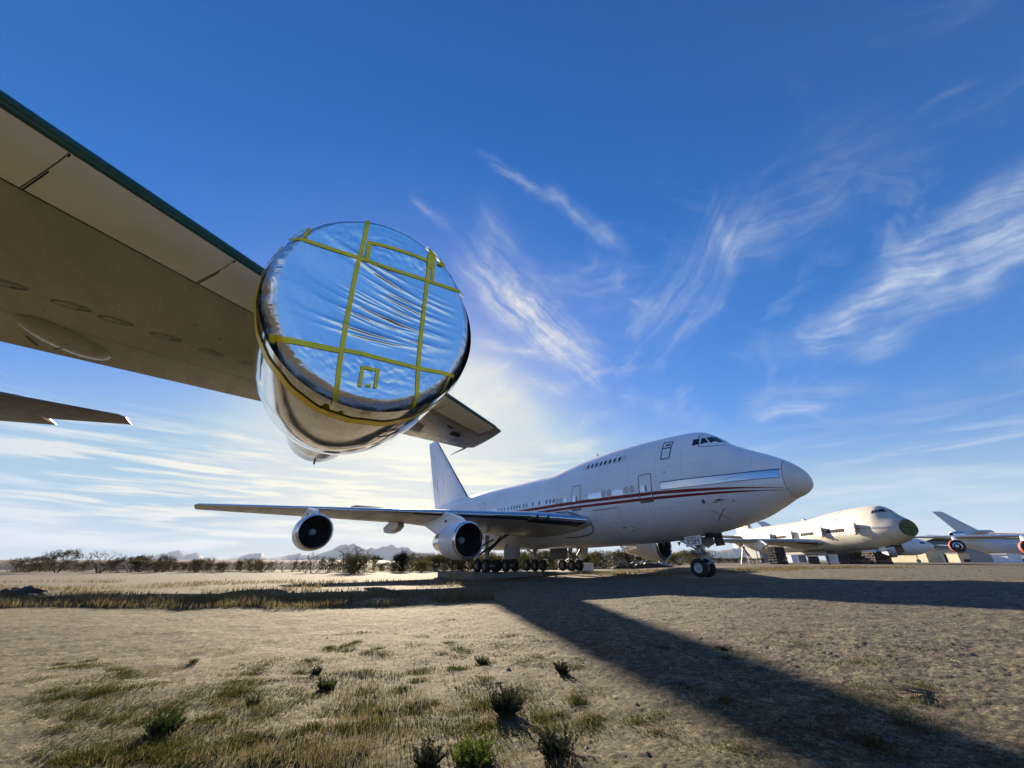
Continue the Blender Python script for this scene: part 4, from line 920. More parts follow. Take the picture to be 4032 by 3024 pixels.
    for i in range(200):
        q=R(-205)+R(225)*i/199; wv=.015*math.sin(q*9)+.012*math.sin(q*23+1)
        F_=rf(math.cos(q),math.sin(q))
        for d in(.185,.235,.285,.33):
            dd=d+wv; r0=float(np.interp(dd,[p[0] for p in lp[1:]],[p[1] for p in lp[1:]])); r2=F_+(r0-RF)*(1.298-F_)/(1.298-RF)+.014
            P=(e1*math.cos(q)+e2*math.sin(q))*r2+nl*dd; rad_=math.hypot(P.y,P.z); need=float(np.interp(P.x,[.0,.10,.28,.7,1.4],[1.255,1.262,1.285,1.312,1.325]))+.014
            if P.x>.06 and rad_<need: P=Vector((P.x,P.y*need/rad_,P.z*need/rad_))
            V.append(C0+P)
    for i in range(199):
        for d in range(3): A=i*4+d; F.append((A,A+1,A+5,A+4))
    obj('yellow_tape',V,F,YTAPE,t,angle=180)
    for q,a in ((-104,.5),(-107,-.35),(-100,-.6)):
        q=R(q); b=C0+(e1*math.cos(q)+e2*math.sin(q))*1.335+nl*.23; d=(nl*math.cos(a)+(e1*-math.sin(q)+e2*math.cos(q))*math.sin(a)); w=(nl*-math.sin(a)+(e1*-math.sin(q)+e2*math.cos(q))*math.cos(a))*.026; rad=(e1*math.cos(q)+e2*math.sin(q))*.012
        obj('yellow_tape',[b-d*.10+w+rad,b+d*.22+w+rad,b+d*.22-w+rad,b-d*.10-w+rad],[(0,1,2,3)],YTAPE,t,smooth=False)
    return t
NEAR=build_near()
# ------------------------------------------------------------------ the stripped airliner on timber cribs
SM=((0,9,22,33,53.85),(0,9,27.1,47.35,68.2))
def at_px(u,v,Y):
    r=ray(u,v); t=Y/r[1]; return CAM+r*t
LONG=Body(SM)
def build_stripped():
    th=R(-94.62); t=thing('airliner','cream airliner being scrapped with doors hanging open and no nose cone, propped on timber stacks','airliner',(67.45,68.98,.69),th+math.pi)
    B=LONG
    B.shell('fuselage',1.45,68.1,110,CREAM,t,64,capb=True)
    # dish-shaped bulkhead where the nose cone was
    T,b,w,c=B.at(1.45); m=MB(); n=40; V=[];F=[]
    for j,f in enumerate((1.0,.96,.7,.35,.0)):
        for i in range(n): a=2*math.pi*i/n; V.append((1.44+(.03 if j==1 else 0)+.10*(1-f),w*f*math.cos(a),c+((T-c) if math.sin(a)>0 else (c-b))*f*math.sin(a)))
    for j in range(4):
        for i in range(n): F.append((j*n+i,j*n+(i+1)%n,(j+1)*n+(i+1)%n,(j+1)*n+i))
    bk=obj('nose_bulkhead',V,F,BULK,t)
    m=MB()
    for z in np.linspace(-1.0,1.0,7): y=math.sqrt(max(0,1-(z/1.25)**2))*w*.93; m.box((1.47,0,c+z),(.05,2*y,.05))
    for y in np.linspace(-.9,.9,5): z=math.sqrt(max(0,1-(y/w)**2))*1.1; m.box((1.46,y,c),(.05,.05,2*z))
    m.box((1.40,0,c+.1),(.05,.34,.05)).box((1.40,0,c-.2),(.05,.34,.05)).box((1.40,.17,c-.05),(.05,.05,.34)).box((1.40,-.17,c-.05),(.05,.05,.34))
    m.obj('bulkhead_ribs',[BULK],bk,smooth=False)
    fade=pbr('faded_white',(.80,.80,.77),.6,var=.06,vscale=.5); grp=pbr('faded_grey_patch',(.55,.55,.53),.65,var=.12,vscale=.6); inner=pbr('door_lining',(.70,.69,.63),.6,var=.35,vscale=4)
    for side in (1,-1):
        for P in ([(5.67,8.22),(5.70,8.75),(5.31,8.76),(5.27,8.29)],[(5.19,8.28),(5.25,8.78),(5.09,8.81),(4.76,8.37)],[(4.66,8.33),(5.02,8.83),(4.86,8.91),(4.74,8.96),(4.42,8.66),(4.14,8.42),(4.28,8.36)]): B.poly('cockpit_window',P,GLASS,t,side,.015)
        for i in range(12): B.poly('window',oct_window(2.9+.508*i+.03*max(0,i-8),5.62+.02*i,.30,.42),pbr('shaded_pane',(.22,.24,.27),.25),t,side,.014)
        B.strip('paint_band',[(20.5,8.85),(17,8.95),(10.9,8.95)],[(20.5,8.38),(17,8.42),(10.9,8.42)],fade,t,side,.01)
        B.quad('paint_patch',[(9.3,7.25),(9.3,8.2),(15.2,8.25),(15.2,7.2)],grp,t,side,.01,8,6)
        q=B.line('aerial_fairing',[(14.6,9.5),(14.55,8.6),(14.8,7.85),(15.6,7.72)],.22,CREAM,t,side,.09)
        # window belts cut away
        for a,b,z0,z1 in ((12.2,17.6,5.55,6.15),(21.9,26.6,5.5,6.1),(32.6,38.2,5.45,6.0),(42.8,52.0,5.35,5.75)):
            B.strip('cut_opening',[(a,z1),(b,z1)],[(a,z0),(b,z0)],DARK,t,side,.012,n=12)
            fr=MB()
            for s in np.linspace(a+.3,b-.3,max(3,int((b-a)/.9))): p=B.skin(s,z0,side,.02);q2=B.skin(s,z1,side,.02); fr.tube(p,q2,.045,.045,5)
            fr.obj('exposed_frames',[pbr('primer_frames',(.22,.20,.12),.7)],t)
        # doors swung out and forward
        for s in (9.55,19.0,30.1,39.8):
            B.quad('doorway',[(s-.6,4.85),(s-.6,6.85),(s+.55,6.85),(s+.55,4.85)],DARK,t,side,.012,4,6)
            d=MB(); y=float(B.at(s)[2]); 
            c0=B.skin(s,5.85,side,.45); R_=rotz(side*R(-16))
            M=Matrix.Rotation(side*R(6),3,'X')
            d.box(c0+Vector((-.55,0,0)),(.98,.22,1.95),R_@M)
            dd=d.obj('open_door',[CREAM],t,angle=30)
            e=MB(); fwd=(R_@M)
            for dx,dz,wx,wz in ((-.0,.62,.6,.36),(.02,.10,.72,.58),(.02,-.58,.66,.46)): e.box(c0+Vector((-.55,0,0))+fwd@Vector((dx+.03,side*-.14,dz)),(wx,.10,wz),fwd)
            e.box(c0+Vector((-.55,0,0))+fwd@Vector((.53,0,0)),(.06,.30,1.9),fwd)
            e.obj('door_lining',[inner],dd,smooth=False)
            h=MB(); h.tube(B.skin(s-.2,6.3,side,0),c0+Vector((-.5,0,.45)),.05,.05,6).tube(B.skin(s-.2,5.4,side,0),c0+Vector((-.5,0,-.45)),.05,.05,6); h.obj('door_hinge',[DARKM],dd)
        for s,z in ((15.0,4.05),(16.4,4.1)): B.quad('vent',[(s,z),(s,z+.30),(s+.28,z+.30),(s+.28,z)],DARK,t,side,.014,1,1)
        B.quad('drain_panel',[(8.6,3.9),(8.6,4.1),(9.0,4.1),(9.0,3.9)],GREYP,t,side,.014,1,1)
        B.line('cargo_door_outline',[(17.6,3.6),(17.6,4.75),(14.6,4.75),(14.3,4.5),(12.6,2.9),(11.9,2.45)],.035,LINE,t,side,.012,False,8)
        W=Wing([(a,b+5.08,c,d+5.08,e,f) for a,b,c,d,e,f in WSEC],side)
        w=W.loft('wing',pbr('stripped_wing',(.42,.44,.47),.5,var=.2,vscale=1),t,[2.4,3.25,6.45,9,11.8,14.8,17.8,20.9,23.7,26.5,29.3,29.62])
        W.nose('leading_edge',pbr('blue_grey_edge',(.26,.30,.36),.4,var=.1,vscale=1),w,6.7,11.4,.5,.6,.02,8); W.nose('leading_edge',pbr('blue_grey_edge',(.26,.30,.36),.4),w,12.4,29,.4,.5,.02,14)
        W.under('removed_panel',DARK,w,[(3.6,.2),(3.6,1.2),(6.4,1.1),(6.4,.2)],.03)
        lips=[(a+5.08,b,c) for a,b,c in LIPS]
        for lip in lips:
            x,y,z=lip; le=float(np.interp(y,W.sec[:,0],W.sec[:,1])); zl=float(np.interp(y,W.sec[:,0],W.sec[:,2])); c=W.chord(y)
            pr=[(x+1.0,z+1.25),(x+2.2,z+1.9),(le-.3,zl-.05),(le+.2,zl+.06),(le+.62*c,W.pt(y,.62,True).z),(x+6.2,z+.9),(x+5.2,z+.35),(x+3.8,z+.2),(x+3.3,z+.75),(x+1.6,z+.95)]
            MB().prism(pr,'y',side*y-.25,side*y+.25).obj('pylon',[WHITE2],t,angle=30)
            k=MB()
            for i in range(7): k.box((x+2+rnd.uniform(0,2.4),side*y+rnd.uniform(-.4,.4),z+rnd.uniform(.3,.9)),(rnd.uniform(.15,.6),rnd.uniform(.1,.4),rnd.uniform(.1,.4)))
            k.obj('engine_mounts',[DARKM],t)
        MB().prism([(34.3,3.95),(35.0,3.5),(37.0,3.25),(38.3,3.5),(38.4,4.1),(36.6,4.5),(34.5,4.45)],'y',side*13.3-.35,side*13.3+.35).obj('flap_fairing',[WHITE2],w,angle=30)
        # torn spoiler panels standing up on the wing
        for y,s0 in ((8.5,34.2),(14.2,36.0),(17.5,38.0)):
            M=Matrix.Rotation(R(-35),3,'Y'); MB().box((s0+1.0,side*y,4.95),(1.8,2.4,.08),M).obj('raised_spoiler',[GREYP],w,smooth=False)
        tailplane(t,side,CREAM,14.35)
    f=fin(t,CREAM,xs=14.35); MB().prism([(56.2,9.3),(57.4,9.3),(57.9,10.9),(56.9,10.9)],'y',-.45,.45).obj('fin_marking',[pbr('faded_red',(.35,.13,.11),.6)],f,smooth=False)
    MB().prism([(28.5,8.9),(29.6,8.9),(29.4,9.35),(28.9,9.4)],'y',-.4,.4).obj('antenna_dome',[WHITE],t,angle=30)
    # nose-gear bay with its doors hanging
    MB().prism([(8.6,2.65),(6.9,2.75),(6.6,1.15),(8.0,1.6)],'y',.72,.78).obj('gear_door',[WHITE2],t,smooth=False)
    MB().prism([(6.8,2.8),(5.1,3.0),(4.95,1.85),(6.6,1.2)],'y',-.75,-.68).obj('gear_door',[pbr('brown_inside',(.16,.13,.11),.7)],t,smooth=False)
    MB().box((6.6,-.1,2.75),(2.4,1.3,.2)).obj('gear_bay',[DARK],t)
    MB().box((30,0,1.95),(18,4.6,.5)).obj('belly_structure',[DARKM],t,smooth=False)
    m=MB().tube((3.2,.1,3.5),(1.6,.3,1.9),.03,.03,5).tube((2.0,.1,4.1),(1.2,.3,2.6),.02,.02,5); m.obj('hanging_cables',[DARKM],t)
    m=MB().tube((14.2,.1,9.8),(14.5,.1,10.4),.05,.02,6); m.obj('antenna',[WHITE2],t)
    return t
STRIPPED=build_stripped()
def s2w(s,y,nose=(67.45,68.98),th=R(-94.62)):
    return nose[0]-s*math.cos(th)+y*math.sin(th), nose[1]-s*math.sin(th)-y*math.cos(th)
# timber cribs: layers of crossed beams, every beam a part
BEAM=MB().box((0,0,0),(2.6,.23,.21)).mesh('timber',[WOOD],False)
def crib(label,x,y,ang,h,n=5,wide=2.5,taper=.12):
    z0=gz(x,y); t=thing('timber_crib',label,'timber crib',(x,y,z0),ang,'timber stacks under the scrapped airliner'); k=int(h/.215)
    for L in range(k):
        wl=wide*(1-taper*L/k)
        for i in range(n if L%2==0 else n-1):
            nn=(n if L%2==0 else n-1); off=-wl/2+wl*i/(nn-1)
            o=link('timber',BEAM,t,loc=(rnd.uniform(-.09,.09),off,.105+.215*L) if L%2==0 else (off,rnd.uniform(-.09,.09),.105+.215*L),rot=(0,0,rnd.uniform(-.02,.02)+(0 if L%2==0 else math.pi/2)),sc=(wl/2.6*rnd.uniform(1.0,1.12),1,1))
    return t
def px_ground(u,Y):
    X=(u-2016)/F_PX*(Y*math.cos(PITCH)-0)/1.0
    # azimuth of a column at the horizon
    X=(u-2016)/math.hypot(F_PX,697)*Y; return X,Y
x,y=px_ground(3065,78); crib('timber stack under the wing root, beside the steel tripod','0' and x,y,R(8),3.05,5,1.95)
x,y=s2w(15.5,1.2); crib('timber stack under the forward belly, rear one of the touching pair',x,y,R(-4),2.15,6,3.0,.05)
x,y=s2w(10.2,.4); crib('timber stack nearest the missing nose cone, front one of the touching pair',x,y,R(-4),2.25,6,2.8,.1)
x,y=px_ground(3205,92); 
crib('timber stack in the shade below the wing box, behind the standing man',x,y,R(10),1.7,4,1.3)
# tripod prop under the outer pylon
def tripod():
    x,y=px_ground(2938,88); z0=gz(x,y); t=thing('tripod_jack','tall steel tripod prop under the wing of the scrapped airliner','tripod',(x,y,z0),0)
    top=Vector((0,0,3.1)); feet=[Vector((-1.25,-.4,0)),Vector((.75,-.7,0)),Vector((2.3,.9,0))]
    for f in feet: MB().tube(f,top+(f*.06),.11,.10,8).obj('leg',[DARKM],t)
    MB().tube(feet[0]+Vector((.06,0,.35)),feet[1]+Vector((-.03,0,.35)),.06,.06,6).obj('crossbar',[STEEL],t)
    MB().box(top+Vector((0,0,.1)),(.5,.5,.25)).obj('head',[DARKM],t); MB().lathe([(-.1,.18),(.1,.18)],(.55,-.5,1.75),axis='y',n=12,capa=True,capb=True).obj('hand_wheel',[DARKM],t)
tripod()
# ------------------------------------------------------------------ a man standing in the shade under the wing
def person():
    x,y=px_ground(3262,68); z0=gz(x,y)
    t=thing('person','man in dark clothes standing in the shade under the scrapped airliner','person',(x,y,z0),R(-140))
    J={'pelvis':(0,0,.94,.15),'waist':(0,0,1.10,.135),'chest':(0,.01,1.32,.165),'neck':(0,.0,1.52,.06),'sl':(-.19,0,1.44,.07),'sr':(.19,0,1.44,.07),
       'el':(-.27,-.02,1.17,.05),'er':(.28,.05,1.18,.05),'wl':(-.26,.10,.93,.036),'wr':(.22,.22,1.06,.036),'hl':(-.25,.14,.84,.045),'hr':(.15,.28,1.02,.045),
       'pl':(-.10,0,.88,.11),'pr':(.10,0,.88,.11),'kl':(-.12,.03,.50,.075),'kr':(.13,.04,.50,.075),'al':(-.12,-.01,.10,.05),'ar':(.14,0,.10,.05),'tl':(-.14,.15,.045,.045),'tr':(.17,.16,.045,.045)}
    E=[('pelvis','waist'),('waist','chest'),('chest','neck'),('chest','sl'),('chest','sr'),('sl','el'),('el','wl'),('wl','hl'),('sr','er'),('er','wr'),('wr','hr'),('pelvis','pl'),('pelvis','pr'),('pl','kl'),('kl','al'),('al','tl'),('pr','kr'),('kr','ar'),('ar','tr')]
    ks=list(J); me=bpy.data.meshes.new('body'); me.from_pydata([J[a][:3] for a in ks],[(ks.index(a),ks.index(b)) for a,b in E],[]); o=link('body',me,t); me.materials.append(CLOTH)
    md=o.modifiers.new('skin','SKIN'); 
    for i,a in enumerate(ks): me.skin_vertices[0].data[i].radius=(J[a][3],J[a][3]*.85)
    me.skin_vertices[0].data[0].use_root=True
    sb=o.modifiers.new('sub','SUBSURF'); sb.levels=1; sb.render_levels=1
    hd=MB(); prof=[(1.50,.05),(1.55,.062),(1.60,.085),(1.66,.10),(1.72,.10),(1.77,.08),(1.80,.03),(1.805,.002)]
    hd.lathe(prof,axis='z',n=16); hd.tube((0,.09,1.66),(0,.125,1.645),.018,.02,6)
    for s in(-1,1): hd.tube((s*.095,0,1.66),(s*.115,0,1.665),.03,.03,6); hd.tube((s*.035,.092,1.68),(s*.035,.097,1.68),.012,.01,6)
    hd.obj('head',[SKIN],t); MB().lathe([(1.68,.106),(1.74,.106),(1.79,.085),(1.825,.03),(1.83,.002)],(0,-.008,0),axis='z',n=16).obj('hair',[HAIR],t)
person()
# ------------------------------------------------------------------ three-engined airliners and other aircraft beyond
TRI=Body(None,(np.array([0,.5,1.5,3,4.5,7,40,46,51]),np.array([4.3,5.2,5.9,6.7,7.2,7.5,7.5,7.3,6.9]),np.array([4.3,3.7,3.1,2.2,1.7,1.45,1.5,3.3,5.6]),np.array([0,.9,1.6,2.3,2.7,3.0,3.0,1.9,.3]),np.array([4.3,4.4,4.5,4.6,4.5,4.5,4.5,5.2,6.3])))
def trijet(label,nose,th,z0,letters=None,paint=None,engine_paint=None,es=15.5):
    P=paint or WHITE2; t=thing('airliner',label,'airliner',(nose[0],nose[1],z0),th+math.pi); B=TRI
    B.shell('fuselage',.0004,50.9,70,P,t,48,capb=True)
    low=pbr('grey_belly',(.40,.42,.43),.5,var=.15,vscale=.4)
    for side in(1,-1):
        B.strip('window_band',[(40,5.35),(6,5.35)],[(40,5.0),(6,5.0)],pbr('pale_band',(.70,.72,.74),.4),t,side,.02,n=24)
        B.poly('cockpit_window',[(1.7,5.15),(2.2,5.75),(3.2,5.85),(3.2,5.3)],GLASS,t,side,.02)
        for s in (7.5,16,27,37): B.line('door_outline',[(s,4.4),(s,6.3),(s+1.1,6.3),(s+1.1,4.4)],.05,LINE,t,side,.03,True)
        W=Wing([(2.6,17.5,2.9,30.5,2.8,.12),(8,22.0,3.6,31.0,3.5,.11),(25.0,36.0,5.6,39.2,5.6,.10)],side); W.loft('wing',GREYP,t,[2.6,5,8,13,19,25])
        c=(es,side*8.2,2.2); e=MB().lathe([(0,1.12),(.06,1.27),(.6,1.38),(2.4,1.36),(3.6,1.15),(3.62,.95)],c,n=32).obj('engine_cowl',[engine_paint or P],t)
        MB().lathe([(.25,1.10),(1.2,1.05),(1.21,.1)],c,n=28).obj('inlet_duct',[DARK],e); MB().lathe([(.0,1.125),(-.02,1.18),(.05,1.27),(.2,1.32)],c,n=32).obj('inlet_lip',[METAL],e); MB().lathe([(3.5,.9),(5.6,.55),(6.4,.1)],c,n=24).obj('core_exhaust',[METAL],e)
        MB().prism([(es+1,3.5),(es+6.8,3.8),(es+9.5,3.5),(es+6,2.4),(es+3,2.6)],'y',side*8.2-.22,side*8.2+.22).obj('pylon',[P],t,angle=30)
        w=Wing([(.3,42.6,7.0,49.6,6.9,.10),(10.8,49.5,8.6,52.2,8.6,.09)],side); w.loft('tailplane',GREYP,t)
        main_gear(t,27.5,side*5.3,2.6,.45-z0,.66)
    g=MB().tube((5.5,0,.95-z0),(5.5,0,1.9),.14,.16,10); ng=g.obj('nose_gear',[STEEL],t)
    for y in(-.4,.4): link('wheel',wheel_mesh(.58,.40,'nose'),ng,loc=(5.5,y,1.03-z0))
    # tail engine in the fin root
    c=(39.0,0,8.2)
    e=MB().lathe([(0,1.32),(.05,1.42),(.5,1.5),(3,1.52),(6.5,1.48),(9.2,1.28)],c,n=40).obj('tail_engine',[P],t)
    MB().lathe([(9.15,1.27),(11.2,1.12),(12.6,1.0),(12.62,.9)],c,n=36).obj('tail_exhaust',[METAL],e); MB().lathe([(12.4,.95),(11.9,.88),(11.9,.01)],c,n=24).obj('exhaust_duct',[DARK],e)
    MB().lathe([(.1,1.3),(1.2,1.25),(1.21,.05)],c,n=30).obj('inlet_duct',[DARK],e); MB().lathe([(-.01,1.36),(.05,1.43),(.3,1.48)],c,n=36).obj('inlet_lip',[DARKM],e)
    MB().prism([(40.6,6.6),(50.2,5.6),(49.5,7.4),(41.2,7.4)],'y',-.55,.55).obj('tail_engine_pylon',[P],t,angle=30)
    fin(t,P,root=(42.2,49.6,9.3),tip=(51.4,54.6,16.0),thick=.6)
    if letters:
        cu=bpy.data.curves.new('lettering','FONT'); cu.body=letters; cu.size=.98; cu.extrude=.01; cu.space_character=1.27; cu.offset=.02; cu.materials.append(NAVY)
        tmp=bpy.data.objects.new('lettering_curve',cu); COL.objects.link(tmp); bpy.context.view_layer.update(); me=bpy.data.meshes.new_from_object(tmp); bpy.data.objects.remove(tmp); o=link('lettering',me,t); p=B.skin(9.9,6.1,1,.08); o.location=p; nn=Vector((0,.8,.6)); o.rotation_euler=Matrix(((-1,0,0),(0,-.6,.8),(0,.8,.6))).to_euler()
    return t
T1=trijet('white three-engined airliner in the middle distance, lettered SERVICE, behind the missing nose cone',(149.5,149.0),R(-48),1.4,'SERVICE',pbr('pale_blue_white',(.66,.70,.74),.5,var=.1,vscale=.4),BLUEG,11.5)
T2=trijet('three-engined airliner with its tail engine and swept fin showing, far right',(207.4,140.8),R(-8),1.3,None,pbr('trijet_grey_white',(.58,.60,.63),.5,var=.12,vscale=.4))
def right_edge():
    al=R(46); th=al+math.pi; a=(math.cos(al),math.sin(al)); r=(-math.sin(al),math.cos(al))
    lip=(98.5,93.0); lx,ly=31.33,21.14; nose=(lip[0]-lx*a[0]-ly*r[0],lip[1]-lx*a[1]-ly*r[1])
    t=thing('airliner','grey-winged airliner reaching in from the right edge, engines wrapped in red covers','airliner',(nose[0],nose[1],.93),al)
    B=LONG; B.shell('fuselage',.0004,68.1,80,WHITE2,t,48,capb=True); fin(t,WHITE2,xs=14.35)
    for side in(1,-1):
        W=Wing([(p,q+5.08,c,d+5.08,e,f) for p,q,c,d,e,f in WSEC],side); w=W.loft('wing',pbr('stripped_wing',(.42,.44,.47),.5),t,[2.4,3.25,6.45,11.8,16,20.9,25,29.3,29.62])
        W.nose('leading_edge',METAL,w,4,29,.4,.15,.02,12)
        for (x,y,z) in LIPS:
            c=(x+5.08,side*y,z); e=MB().lathe(NAC[1:],c,n=36).obj('engine_cowl',[REDC if side>0 else WHITE2],t)
            MB().lathe([(.05,1.29),(-.03,1.2),(.02,1.1),(.2,1.02)],c,n=36).obj('inlet_lip',[DARKM],e); MB().lathe([(.15,.80),(-.02,.78),(-.05,.62),(.06,.55)],c,n=30).obj('inlet_ring',[METAL],e); MB().lathe([(.2,1.1),(.25,.5),(.3,.01)],c,n=24).obj('inlet_duct',[DARK],e)
            MB().lathe([(.1,.35),(-.05,.3),(-.1,.05)],(c[0],c[1]+.1,c[2]),n=14).obj('spinner',[WHITE],e); MB().lathe([(2.5,1.0),(4.2,.85),(5.0,.6)],c,n=28).obj('core_exhaust',[METAL],e)
            pylon(t,W,(x+5.08,y,z),side,WHITE)
        tailplane(t,side,GREYP,14.35,5.7)
        for s,y in ((31.5,5.5),(33.4,1.9)): main_gear(t,s,side*y,2.8,-.45)
    return t
right_edge()
# ------------------------------------------------------------------ buildings at the far edge of the field
def block(name,label,cat,u0,u1,Y,h,depth,wallm,roofm,pitch=0.0,ang=0.0,openings=(),oh=.25,group=None):
    x0,_=px_ground(u0,Y); x1,_=px_ground(u1,Y); cx=(x0+x1)/2; w=abs(x1-x0); z0=gz(cx,Y)
    t=thing(name,label,cat,(cx,Y+depth/2,z0),ang,group)
    MB().box((0,0,h/2),(w,depth,h)).obj('wall',[wallm],t,smooth=False)
    rh=h+pitch
    MB().prism([(-w/2-oh,h),(0,rh+.02),(w/2+oh,h),(w/2+oh,h+.2),(0,rh+.25),(-w/2-oh,h+.2)],'y',-depth/2-oh,depth/2+oh).obj('roof',[roofm],t,smooth=False)
    for (a,b,za,zb,kind) in openings:
        m=DARK if kind!='door' else WHITE2
        MB().box(((a+b)/2*w-w/2,-depth/2-.02,(za+zb)/2),((b-a)*w,.12,zb-za)).obj('door' if kind=='door' else 'window',[m],t,smooth=False)
    return t
block('hangar','tan hangar front with two open doorways under the trijet','building',3672,3775,190,5.0,24,BEIGE,TAN,.3,R(-6),((.52,.60,0,3.6,'door'),(.72,.80,0,3.6,'door'),(.62,.70,.2,3.4,'w'),(.82,.9,.2,3.4,'w')))
block('hangar','large hangar with pale green ribbed roof behind the tan hangar','building',3690,3800,235,10.5,20,ROOFD,ROOFG,2.2,R(-8))
block('warehouse','dark-roofed warehouse standing tallest behind the field','building',3700,3960,280,13.0,30,SHEET,ROOFD,3.0,R(-8))
block('shed','small yellowish shed with dark awning beside the grey containers','shed',3785,3825,172,3.4,5,TAN,SHEET,0,R(-4),((.35,.95,.2,1.2,'w'),))
block('container','long grey freight container, left of the green one','container',3826,3925,180,3.6,5,SHEET,SHEET,0,R(-3))
block('container','green freight container beside the long grey one','container',3922,3960,180,3.6,5,GREENC,GREENC,0,R(-3))
block('hangar','tan low hangar wall behind the legs of the SERVICE airliner','building',3520,3668,215,4.6,20,BEIGE,TAN,.2,R(-3),tuple((.08+.15*i,.13+.15*i,0,3.2,'w') for i in range(6)))
block('shed','small blue-grey shed beside the timber stack under the wing','shed',2998,3034,140,5.6,8,SHEET,BLUEG,.6,0,((.1,.2,0,2.4,'door'),))
block('trailer','white trailer far off behind the standing man','trailer',3120,3145,170,4.6,6,WHITE,WHITE,0,0)
block('trailer','pale grey trailer beside the white one','trailer',3146,3178,175,4.4,6,SHEET,WHITE,0,0)
block('trailer','white trailer low behind the twin timber stacks','trailer',3292,3322,165,2.6,5,WHITE,WHITE,0,0)
block('container','white tank-sized container at the far right edge','container',3970,4030,130,2.4,4,WHITE,WHITE,0,R(6))
# fence posts and white poles by the brush on the right
for i,(u,h) in enumerate(((2820,2.6),(2833,2.9),(2986,3.4))):
    x,y=px_ground(u,125+4*i); t=thing('post',('leftmost short white post by the brush behind the nose wheels','white post just right of the shortest one behind the nose wheels','tall white post left of the blue-grey shed')[i],'post',(x,y,gz(x,y)),0,'white posts at the field edge')
    MB().tube((0,0,0),(0,0,h),.16,.16,8).obj('shaft',[WHITE],t); MB().box((0,0,h+.08),(.42,.42,.16)).obj('cap',[WHITE2],t,smooth=False)
# ------------------------------------------------------------------ pads, box, mound, debris under the striped airliner
def w1(s,y): th=R(-54.61); return 17.34-s*math.cos(th)+y*math.sin(th), 22.74-s*math.sin(th)-y*math.cos(th)
def slab(label,s0,s1,y0,y1,top,h=.75):
    c=w1((s0+s1)/2,(y0+y1)/2); t=thing('concrete_pad',label,'concrete pad',(c[0],c[1],top),R(-54.61)+math.pi)
    MB().box((0,0,-h/2),(s1-s0,y1-y0,h)).obj('slab',[CONC],t,smooth=False); MB().box((0,0,.0),(s1-s0-.3,y1-y0-.3,.012)).obj('top_surface',[CONC],t,smooth=False)
slab('raised concrete pad under the main wheels nearest the camera',23.5,30.5,1.0,8.6,-.01)
slab('raised concrete pad under the far main wheels, behind the nearer pad',23.5,30.5,-8.6,-.9,-.01)
slab('small concrete slab under the nose wheels',7.0,8.7,-.95,.95,.0,.25)
x,y=w1(24.6,-7.6); t=thing('equipment_box','white equipment box beside the far main wheels','box',(x-1.2,y+2,.0),R(20))
MB().box((0,0,.38),(2.2,1.2,.75)).obj('body',[WHITE],t,smooth=False); MB().box((0,0,.78),(2.26,1.26,.06)).obj('lid',[WHITE2],t,smooth=False); MB().box((-.6,-.61,.45),(.2,.04,.12)).obj('latch',[DARKM],t,smooth=False)
def mound(name,label,cat,x,y,L,Wd,H,mat,seed,rotz_=0.0):
    V=[];F=[]; n,m=28,16
    for i in range(n+1):
        for j in range(m+1):
            a=-1+2*i/n; b=-1+2*j/m; e=max(0,1-a*a)**.6*max(0,1-b*b)**.6; q=mnoise.noise(Vector((a*2+seed,b*1.5,seed)))*.7+mnoise.noise(Vector((a*6+seed,b*5,2)))*.25
            V.append((a*L/2,b*Wd/2,max(-.15,H*e*(.75+q))-.02))
    for i in range(n):
        for j in range(m): k=i*(m+1)+j; F.append((k,k+m+1,k+m+2,k+1))
    return obj(name,V,F,mat,None,angle=60,label=label,category=cat)
g=on_ground(75,2345); o=mound('dirt_mound','dark lumpy mound of dirt at the far left behind the tall grass','dirt mound',0,0,2.3,1.2,.46,ROCK,3.1); o.location=(g.x,g.y,g.z)
# scrap heap below the brush, between the main wheels and the nose wheels
def heap():
    x,y=px_ground(2530,62); z0=gz(x,y); t=thing('scrap_heap','low heap of torn sheet metal and branches below the brush, left of the nose wheels','scrap heap',(x,y,z0))
    b=mound('pile',None,None,0,0,9.5,2.2,.75,ROCK,8.2); del b['label'],b['category']; b.parent=t
    for i in range(14):
        M=Matrix.Rotation(rnd.uniform(-1,1),3,'X')@Matrix.Rotation(rnd.uniform(-1,1),3,'Y'); q=MB().box((rnd.uniform(-4,3),rnd.uniform(-1.1,.3),rnd.uniform(.25,.85)),(rnd.uniform(.3,1.2),rnd.uniform(.2,.7),.03),M).obj('metal_sheet',[rnd.choice([WHITE2,SHEET,CREAM])],t,smooth=False)
    m=MB()
    for i in range(60): p=Vector((rnd.uniform(-4.5,5.5),rnd.uniform(-1.2,1),rnd.uniform(.05,.6))); m.tube(p,p+Vector((rnd.uniform(-1,1.4),rnd.uniform(-.4,.4),rnd.uniform(-.1,.6))),.025,.012,4,False)
    m.obj('branches',[BARK],t)
heap()
